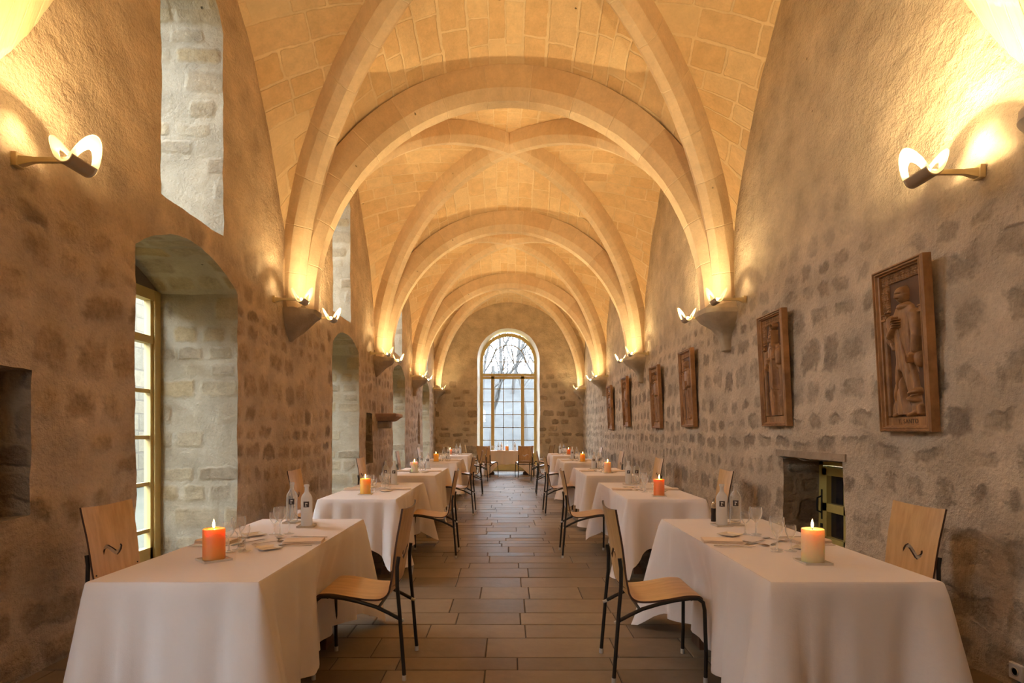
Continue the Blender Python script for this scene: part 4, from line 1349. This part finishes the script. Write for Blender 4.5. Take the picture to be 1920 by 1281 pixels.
def make_table(hx, hy, lab, lo=.38):
    t = thing('dining_table', lab, 'table')
    f = MB(); f.box((-hx+.012, -hy+.012, TT-.035), (hx-.012, hy-.012, TT-.004)); f.build('tabletop', M['trestle'], t)
    for sy in (-1, 1):
        yy = sy * (hy - lo)
        for sx in (-1, 1):
            f = MB(); f.box((sx*.19-.03, yy-.03, .05), (sx*.19+.03, yy+.03, TT-.035)); lg = f.build('leg', M['trestle'], t)
            f = MB(); f.add([(sx*.19-.04, yy-.09, 0), (sx*.19+.04, yy-.09, 0), (sx*.19+.04, yy+.09, 0), (sx*.19-.04, yy+.09, 0),
                             (sx*.19-.035, yy-.06, .07), (sx*.19+.035, yy-.06, .07), (sx*.19+.035, yy+.06, .07), (sx*.19-.035, yy+.06, .07)],
                            [(0,3,2,1),(4,5,6,7),(0,1,5,4),(1,2,6,5),(2,3,7,6),(3,0,4,7)]); f.build('foot', M['trestle'], lg)
        f = MB(); f.box((-.20, yy-.02, .22), (.20, yy+.02, .29)); f.build('stretcher', M['trestle'], t)
    return t
TY = [3.315, 6.27, 9.10, 12.40, 15.50]
HX, HY = .342, .872
TX = {-1: -1.342, 1: 1.384}
for i in range(5):
    for sd, sn in ((-1, 'left'), (1, 'right')):
        t = make_table(HX, HY, 'dark wooden trestle table under the cloth, %s on the %s' % (rank[i], sn)); t.location = (TX[sd], TY[i], 0)
        t['group'] = 'trestle tables along the hall'
        h_end, h_side = (.20, .15) if i == 0 else (.29, .19)
        c = cloth_mesh(HX, HY, i * 7 + sd, h_end, h_side, [(-sd, AIS[i] - TY[i])]); c.location = (TX[sd], TY[i], 0)
        tag(c, 'white linen tablecloth draped over the %s table on the %s' % (rank[i], sn), 'tablecloth', 'white tablecloths')
# end table, set across the hall, with a low wooden step behind it
t = make_table(.38, .66, 'dark wooden table crosswise before the far window', .14); t.location = (-.02, 18.8, 0); t.rotation_euler = (0, 0, pi/2)
c = cloth_mesh(.40, .68, 99, .33, .33, (), .26, .33); c.location = (-.02, 18.8, 0); c.rotation_euler = (0, 0, pi/2)
tag(c, 'white linen tablecloth on the crosswise end table before the far window', 'tablecloth', 'white tablecloths')
f = MB(); f.box((-.75, 20.5, 0), (.75, 21.1, .30)); f.box((-.80, 20.44, .30), (.80, 21.15, .335))
o = f.build('wooden_bench', wood('golden_pine', (.42, .29, .08), (.52, .37, .12), (3, 20, 20), .5)); md = o.modifiers.new('bevel', 'BEVEL'); md.width = .01
tag(o, 'low golden wooden bench seen under the end table, before the window', 'bench')
# ------------------------------------------------------------------ table ware
M['glassware'] = thin_glass('clear_glassware', (.985, .985, .985), 1.0, 1.45, .02, .6)
M['frost'] = None
g = G('frosted_glass')
tr = g.new('ShaderNodeBsdfTransparent'); g.put(tr.inputs[0], (.95, .95, .95))
tl = g.new('ShaderNodeBsdfTranslucent'); g.put(tl.inputs[0], (.86, .85, .84))
pr = g.principled((.84, .83, .82), .35)
m1 = g.new('ShaderNodeMixShader'); m1.inputs[0].default_value = .5; g.put(m1.inputs[1], tl.outputs[0]); g.put(m1.inputs[2], pr)
m2 = g.new('ShaderNodeMixShader'); m2.inputs[0].default_value = .85; g.put(m2.inputs[1], tr.outputs[0]); g.put(m2.inputs[2], m1.outputs[0])
M['frost'] = g.done(m2.outputs[0])
M['clear_bottle'] = thin_glass('clear_bottle_glass', (.98, .98, .97), 1.0, 1.45, .03, .35)
M['steel'] = simple('polished_steel', (.62, .58, .54), .18, 1.0)
M['napkin'] = simple('peach_linen_napkin', (.84, .68, .54), .85, bump=.002, bscale=60)
M['china'] = simple('cream_china', (.80, .70, .56), .25)
M['tray'] = simple('pale_stone_coaster', (.62, .55, .46), .4)
M['badge'] = simple('dark_brown_badge', (.045, .03, .028), .5)
M['badge_letter'] = simple('pale_letter', (.75, .73, .70), .5)
M['mill'] = simple('black_pepper_mill', (.02, .013, .014), .3)
g = G('candle_flame'); e_ = g.new('ShaderNodeEmission'); g.put(e_.inputs[0], (1, .62, .22)); e_.inputs[1].default_value = 14
M['flame'] = g.done(e_.outputs[0])
M['wick'] = simple('black_wick', (.02, .01, .01), .9)
def wax(name, col):
    g = G(name)
    return g.done(g.principled(col, .45, Subsurface_Weight=1.0, Subsurface_Radius=(1.0, .45, .18), Subsurface_Scale=.07))
WAX = {'orange': wax('orange_wax', (.88, .33, .09)), 'ivory': wax('ivory_wax', (.88, .68, .38)), 'yellow': wax('yellow_wax', (.88, .50, .10)),
       'white': wax('white_wax', (.88, .78, .66)), 'salmon': wax('salmon_wax', (.86, .42, .25)), 'red-orange': wax('red_orange_wax', (.86, .29, .09)), 'peach': wax('peach_wax', (.88, .58, .38))}

def stemglass(h, r, name_h):
    f = MB()
    bz = h * .47
    pr = [(.030, 0), (.031, .0015), (.012, .004), (.0045, .010), (.0035, bz * .6), (.0045, bz - .004)]
    n = 8
    for k in range(1, n + 1):
        a = k / n
        pr.append((r * sin(min(1, a * 1.25) * pi / 2) * (1 - .10 * max(0, a - .8) / .2), bz + (h - bz) * (1 - cos(a * pi / 2)) ** .8))
    f.lathe(pr[:], 24)
    f.f = f.f[:-1]; f.m = f.m[:-1]
    return f
PROTO = {}
def proto(key, fn):
    if key not in PROTO:
        PROTO[key] = [fn(), False]
    p = PROTO[key]
    if not p[1]:
        p[1] = True; return p[0]
    return copy_tree(p[0])
def single(name, mb, mat, smooth=45):
    return mb.build(name, mat, smooth=smooth)
def mk_glass(h, r):
    return lambda: stemglass(h, r, '').build('wine_glass', M['glassware'], smooth=50, fixn=False)
def mk_napkin():
    f = MB()
    for k, (dz, sx) in enumerate(((0, .062), (.006, .060), (.012, .058))):
        f.grid(lambda a, b, dz=dz, sx=sx: (-.1 + .2 * b, -sx + 2 * sx * a, dz + .006 - .006 * abs(2*a-1) ** 6 + .001 * sin(b * 9)), 12, 10)
        f.box((-.1, -sx, dz), (.1, sx, dz + .003))
    o = f.build('folded_napkin', M['napkin'], smooth=40, fixn=False); return o
def mk_plate(s):
    def f_():
        f = MB()
        V = []
        for (r, z) in ((s * .55, 0), (s, .010), (s, .013), (s * .7, .006), (s * .1, .006)):
            V += [(-r, -r, z), (r, -r, z), (r, r, z), (-r, r, z)]
        F = [(k*4+q, k*4+(q+1) % 4, (k+1)*4+(q+1) % 4, (k+1)*4+q) for k in range(4) for q in range(4)] + [(3, 2, 1, 0), (16, 17, 18, 19)]
        f.add(V, F); return f.build('side_plate', M['china'], fixn=True)
    return f_
def cutlery(kind):
    def f_():
        f = MB()
        if kind == 'knife':
            out = [(-.105, -.008), (-.02, -.006), (.0, -.004), (.02, -.008), (.09, -.009), (.105, .002), (.02, .006), (0, .004), (-.02, .005), (-.105, .007)]
        elif kind == 'fork':
            out = [(-.10, -.007), (-.03, -.003), (.035, -.003), (.05, -.012), (.07, -.013), (.10, -.012), (.10, -.008), (.072, -.008), (.072, -.005), (.10, -.005), (.10, -.0015), (.072, -.0015),
                   (.072, .0015), (.10, .0015), (.10, .005), (.072, .005), (.072, .008), (.10, .008), (.10, .012), (.07, .013), (.05, .012), (.035, .003), (-.03, .003), (-.10, .007)]
        else:
            out = [(-.085, -.006), (-.02, -.003), (.035, -.003)] + [(.058 + .024 * cos(t), .017 * sin(t)) for t in [-2.6 + k * .52 for k in range(11)]] + [(.035, .003), (-.02, .003), (-.085, .006)]
        def zz(x): return .004 + .010 * max(0, x + .02) * 1.2 * (1 if kind != 'knife' else .1) - (.9 * max(0, x - .045) ** 1.2 * .25 if kind != 'knife' else 0)
        f.prism(out, lambda a, b: (a, b, zz(a)), lambda a, b: (a, b, zz(a) + .0025))
        return f.build(kind if kind != 'dessert' else 'dessert_spoon', M['steel'])
    return f_
def mk_bottle(frosted):
    def f_():
        f = MB()
        R = .0345
        pr = [(.026, .0), (R - .002, .003), (R, .010), (R, .168), (R - .002, .180), (R - .008, .192), (.018, .204), (.0135, .212), (.0125, .222), (.0125, .243), (.0165, .245), (.0165, .256), (.0125, .258)]
        if not frosted:
            pr += [(.0105, .25), (.0105, .215), (.020, .196), (R - .004, .175), (R - .004, .02), (.001, .012)]
        f.lathe(pr, 28)
        o = f.build('water_bottle', M['frost'] if frosted else M['clear_bottle'], smooth=40, fixn=False)
        f = MB(); R2 = R + .0006; az = 1.0
        def P(a, b): t = (a - .5) * az; return (R2 * sin(t), -R2 * cos(t), .118 + b * .036)
        f.grid(P, 8, 1)
        bd = f.build('badge', M['badge'], o, smooth=True, fixn=False)
        # the little letter r, built from strips on the curved glass
        f = MB(); R3 = R + .0011
        def strip(x0, x1, z0, z1):
            f.grid(lambda a, b: (R3 * sin((x0 + (x1-x0)*a) / R), -R3 * cos((x0 + (x1-x0)*a) / R), z0 + (z1-z0)*b), 3, 1)
        strip(-.0050, -.0010, .126, .146); strip(-.0075, -.0010, .1435, .1465); strip(-.0075, .0018, .1245, .1275)
        strip(-.0010, .0045, .1415, .1460); strip(.0030, .0070, .1385, .1445)
        f.build('letter', M['badge_letter'], bd, smooth=True, fixn=False)
        return o
    return f_
def mk_mill():
    t = thing('pepper_mill', 'x', 'pepper mill')
    f = MB(); f.lathe([(.015, 0), (.016, .004), (.0145, .05), (.0155, .085), (.015, .088)], 20); f.build('mill_body', M['mill'], t, smooth=40)
    f = MB(); f.lathe([(.0152, .088), (.0152, .094), (.0145, .118), (.008, .124), (.006, .130), (.001, .132)], 20); f.build('mill_cap', M['steel'], t, smooth=40)
    return t
def mk_coaster(s):
    def f_():
        f = MB()
        f.box((-s, -s, 0), (s, s, .006)); 
        for a, b, c, d in ((-s, -s, s, -s+.004), (-s, s-.004, s, s), (-s, -s, -s+.004, s), (s-.004, -s, s, s)): f.box((a, b, .006), (c, d, .010))
        return f.build('square_coaster', M['tray'])
    return f_
def make_candle(colname, h, e):
    t = thing('pillar_candle', 'x', 'candle')
    r = .049; f = MB()
    f.lathe([(r, 0), (r, h - .006), (r - .002, h - .001), (r - .006, h), (r - .014, h - .004), (.02, h - .009), (.003, h - .010)], 40)
    f.f.append(tuple(len(f.v) - 40 + k for k in range(40))) if False else None
    f.build('wax_body', WAX[colname], t, smooth=50)
    f = MB(); f.tube([(0, 0, h - .012), (.001, 0, h), (.003, 0, h + .006)], .0014, 6); f.build('wick', M['wick'], t)
    f = MB(); f.lathe([(.0005, 0), (.0045, .006), (.0062, .014), (.0050, .024), (.0025, .034), (.0004, .042)], 12, (.002, 0, h + .001)); f.build('flame', M['flame'], t, smooth=True)
    l = bpy.data.lights.new('flame_light', 'POINT'); l.energy = e; l.color = (1, .45, .13); l.shadow_soft_size = .008
    lo = bpy.data.objects.new('flame_light', l); COL.objects.link(lo); lo.parent = t; lo.location = (.002, 0, h + .022)
    return t

ZT = TT + .0012
def put(o, x, y, rz, lab, cat, grp, z=ZT):
    o.location = (x, y, z); o.rotation_euler = (0, 0, rz); tag(o, lab, cat, grp); return o
CAND = {(-1, 0): ('orange', -1.305, 2.71, .142), (1, 0): ('ivory', 1.316, 2.66, .150), (-1, 1): ('yellow', -1.29, 5.50, .145), (1, 1): ('red-orange', 1.31, 5.37, .150),
        (-1, 2): ('white', -1.30, 8.40, .145), (1, 2): ('peach', 1.33, 8.30, .150), (-1, 3): ('yellow', -1.35, 11.30, .15), (1, 3): ('yellow', 1.35, 11.30, .15),
        (-1, 4): ('salmon', -1.42, 14.70, .13), (1, 4): ('red-orange', 1.42, 14.70, .13)}
rdm = random.Random(77)
QS = 1.0526
tabn = lambda i, sn: '%s %s table' % (rank[i], sn)
for i in range(5):
    for sd, sn in ((-1, 'left'), (1, 'right')):
        cx, cy = TX[sd], TY[i]; tn_ = tabn(i, sn)
        cn, x, y, h = CAND[(sd, i)]
        x *= QS; y *= QS
        put(proto('coaster_big', mk_coaster(.062)), x, y, radians(45 if sd < 0 and i == 0 else rdm.uniform(-8, 8)), 'square pale coaster under the candle on the %s' % tn_, 'coaster', 'candle coasters')
        c = make_candle(cn, h, 1.1)
        put(c, x, y, rdm.uniform(0, 6), 'lit %s pillar candle on the %s' % (cn, tn_), 'candle', 'lit pillar candles', ZT + .0065)
        # bottles and mill
        if i == 0 and sd < 0: fb, cb, ml = (.068, .54), (-.079, .695), (.0, .75)
        elif i == 0: fb, cb, ml = (-.037, .574), (.060, .605), (-.028, .76)
        else: fb, cb, ml = (-sd * .05, .60), (sd * .05, .64), (-sd * .0 - .0, .73)
        z2 = ZT + .0065
        put(proto('coaster_f', mk_coaster(.052)), cx + fb[0], cy + fb[1], .1, 'square coaster under the frosted bottle on the %s' % tn_, 'coaster', 'bottle coasters')
        put(proto('coaster_c', mk_coaster(.046)), cx + cb[0], cy + cb[1], -.1 , 'square coaster under the clear bottle on the %s' % tn_, 'coaster', 'bottle coasters')
        az = atan2(cx + fb[0], cy + fb[1])
        put(proto('bottle_f', mk_bottle(True)), cx + fb[0], cy + fb[1], -az * .8, 'frosted white water bottle with dark badge on the %s' % tn_, 'bottle', 'water bottles', z2)
        put(proto('bottle_c', mk_bottle(False)), cx + cb[0], cy + cb[1], -az * .8, 'clear glass water bottle with dark badge on the %s' % tn_, 'bottle', 'water bottles', z2)
        put(proto('mill', mk_mill), cx + ml[0], cy + ml[1], 0, 'black pepper mill with silver cap beside the bottles on the %s' % tn_, 'pepper mill', 'pepper mills')
        # two place settings facing each other; fx = direction the guest looks along x
        for fx, who in ((1, 'wall side' if sd < 0 else 'aisle side'), (-1, 'aisle side' if sd < 0 else 'wall side')):
            # local frame: guest's right hand is -y when looking along +x
            sx, rt = -fx, -fx
            j = lambda s=.006: rdm.uniform(-s, s)
            where = 'of the %s setting on the %s' % (who, tn_)
            gl = [(.165, .037, .03, .20, 'tall'), (.150, .031, .055, .265, 'middle-sized'), (.130, .027, -.02, .25, 'small')]
            for (h_, r_, gx, gy, nm) in gl:
                put(proto('glass%s' % nm, mk_glass(h_, r_)), cx + sx * gx + j(), cy + rt * gy + j(), 0, '%s clear stemmed glass %s' % (nm, where), 'glass', 'stemmed glasses')
            put(proto('napkin', mk_napkin), cx + sx * .235 - 0, cy + j(.01), pi/2 * 0 + radians(rdm.uniform(-12, 12)) + (0), 'folded peach napkin %s' % where, 'napkin', 'folded napkins')
            put(proto('plate', mk_plate(.052)), cx + sx * .12, cy - rt * .20, radians(rdm.uniform(20, 60)), 'small square bread plate %s' % where, 'plate', 'bread plates')
            if i < 4:
                put(proto('knife', cutlery('knife')), cx + sx * .215, cy + rt * .135, (0 if fx > 0 else pi) + j(.15), 'steel knife right of the napkin, %s' % where[3:], 'knife', 'table cutlery')
                put(proto('fork', cutlery('fork')), cx + sx * .215, cy - rt * .115, (0 if fx > 0 else pi) + j(.15), 'steel fork left of the napkin, %s' % where[3:], 'fork', 'table cutlery')
                put(proto('dessert', cutlery('dessert')), cx + sx * .075, cy + rt * .06, pi/2 * rt + .5 + j(.2), 'small dessert spoon above the napkin, %s' % where[3:], 'spoon', 'table cutlery')
                put(proto('spoon2', cutlery('fork')), cx + sx * .060, cy + rt * .0 - .02, pi/2 * rt - .7 + j(.2), 'small dessert fork above the napkin, %s' % where[3:], 'fork', 'table cutlery')
# end table ware
put(proto('coaster_big', mk_coaster(.062)), -.07, 18.62, 0, 'square coaster under the candle on the end table', 'coaster', 'candle coasters')
put(make_candle('yellow', .13, 1.1), -.07, 18.62, 0, 'lit yellow pillar candle on the end table by the window', 'candle', 'lit pillar candles', ZT + .0065)
for k, (x, y) in enumerate(((-.33, 18.62), (-.24, 18.7))):
    put(proto('bottle_f' if k else 'bottle_c', None), x, y, 0, ['clear glass bottle', 'frosted bottle'][k] + ' left of the candle on the end table', 'bottle', 'water bottles')
put(proto('bottle_f', None), .17, 18.66, 0, 'frosted bottle right of the candle on the end table', 'bottle', 'water bottles')
for k, x in enumerate((-.56, -.49, -.42, .30, .38, .46)):
    put(proto('glassmiddle-sized', None), x, 18.45 + .05 * (k % 3), 0, 'clear stemmed glass at the %s end of the end table, %s of its three' % ('left' if k < 3 else 'right', ['leftmost', 'middle', 'rightmost'][k % 3]), 'glass', 'stemmed glasses')
for k, x in enumerate((-.30, .45)):
    put(proto('napkin', None), x, 18.35, pi/2, 'folded peach napkin on the %s front of the end table' % ['left', 'right'][k], 'napkin', 'folded napkins')
import OpenImageIO as oiio, numpy as np, sys
a=oiio.ImageBuf('/workdir/render_main.png').get_pixels()[...,:3]*255
h,w=a.shape[:2]; s=w/1920
for name,x,y in [('vaultC',960,250),('vault near',1330,150),('vaultfar',960,400),('Rwall up',1500,350),('Rwall mid',1550,600),('Rwall low',1450,880),('Rwall vlow',1850,1150),('Lwall up',200,150),('Lwall mid',150,600),('Lwall low',80,1150),('jamb',360,800),('upjamb',360,300),('soffit',340,490),('tableL top',330,1060),('tableR top',1400,1060),('tabL front',330,1200),('tabR front',1600,1200),('tabR side',1300,1080),('tab2L front',650,980),('floor near',960,1200),('floor mid',950,1000),('floor far',950,920),('endwall L',860,800),('endwall top',955,595),('sky',955,660),('win low',955,780),('rib2',620,400)]:
    X,Y=int(x*s),int(y*s); r=max(2,int(8*s))
    print('%-12s %4d %4d'%(name,x,y), a[Y-r:Y+r,X-r:X+r].mean((0,1)).astype(int))
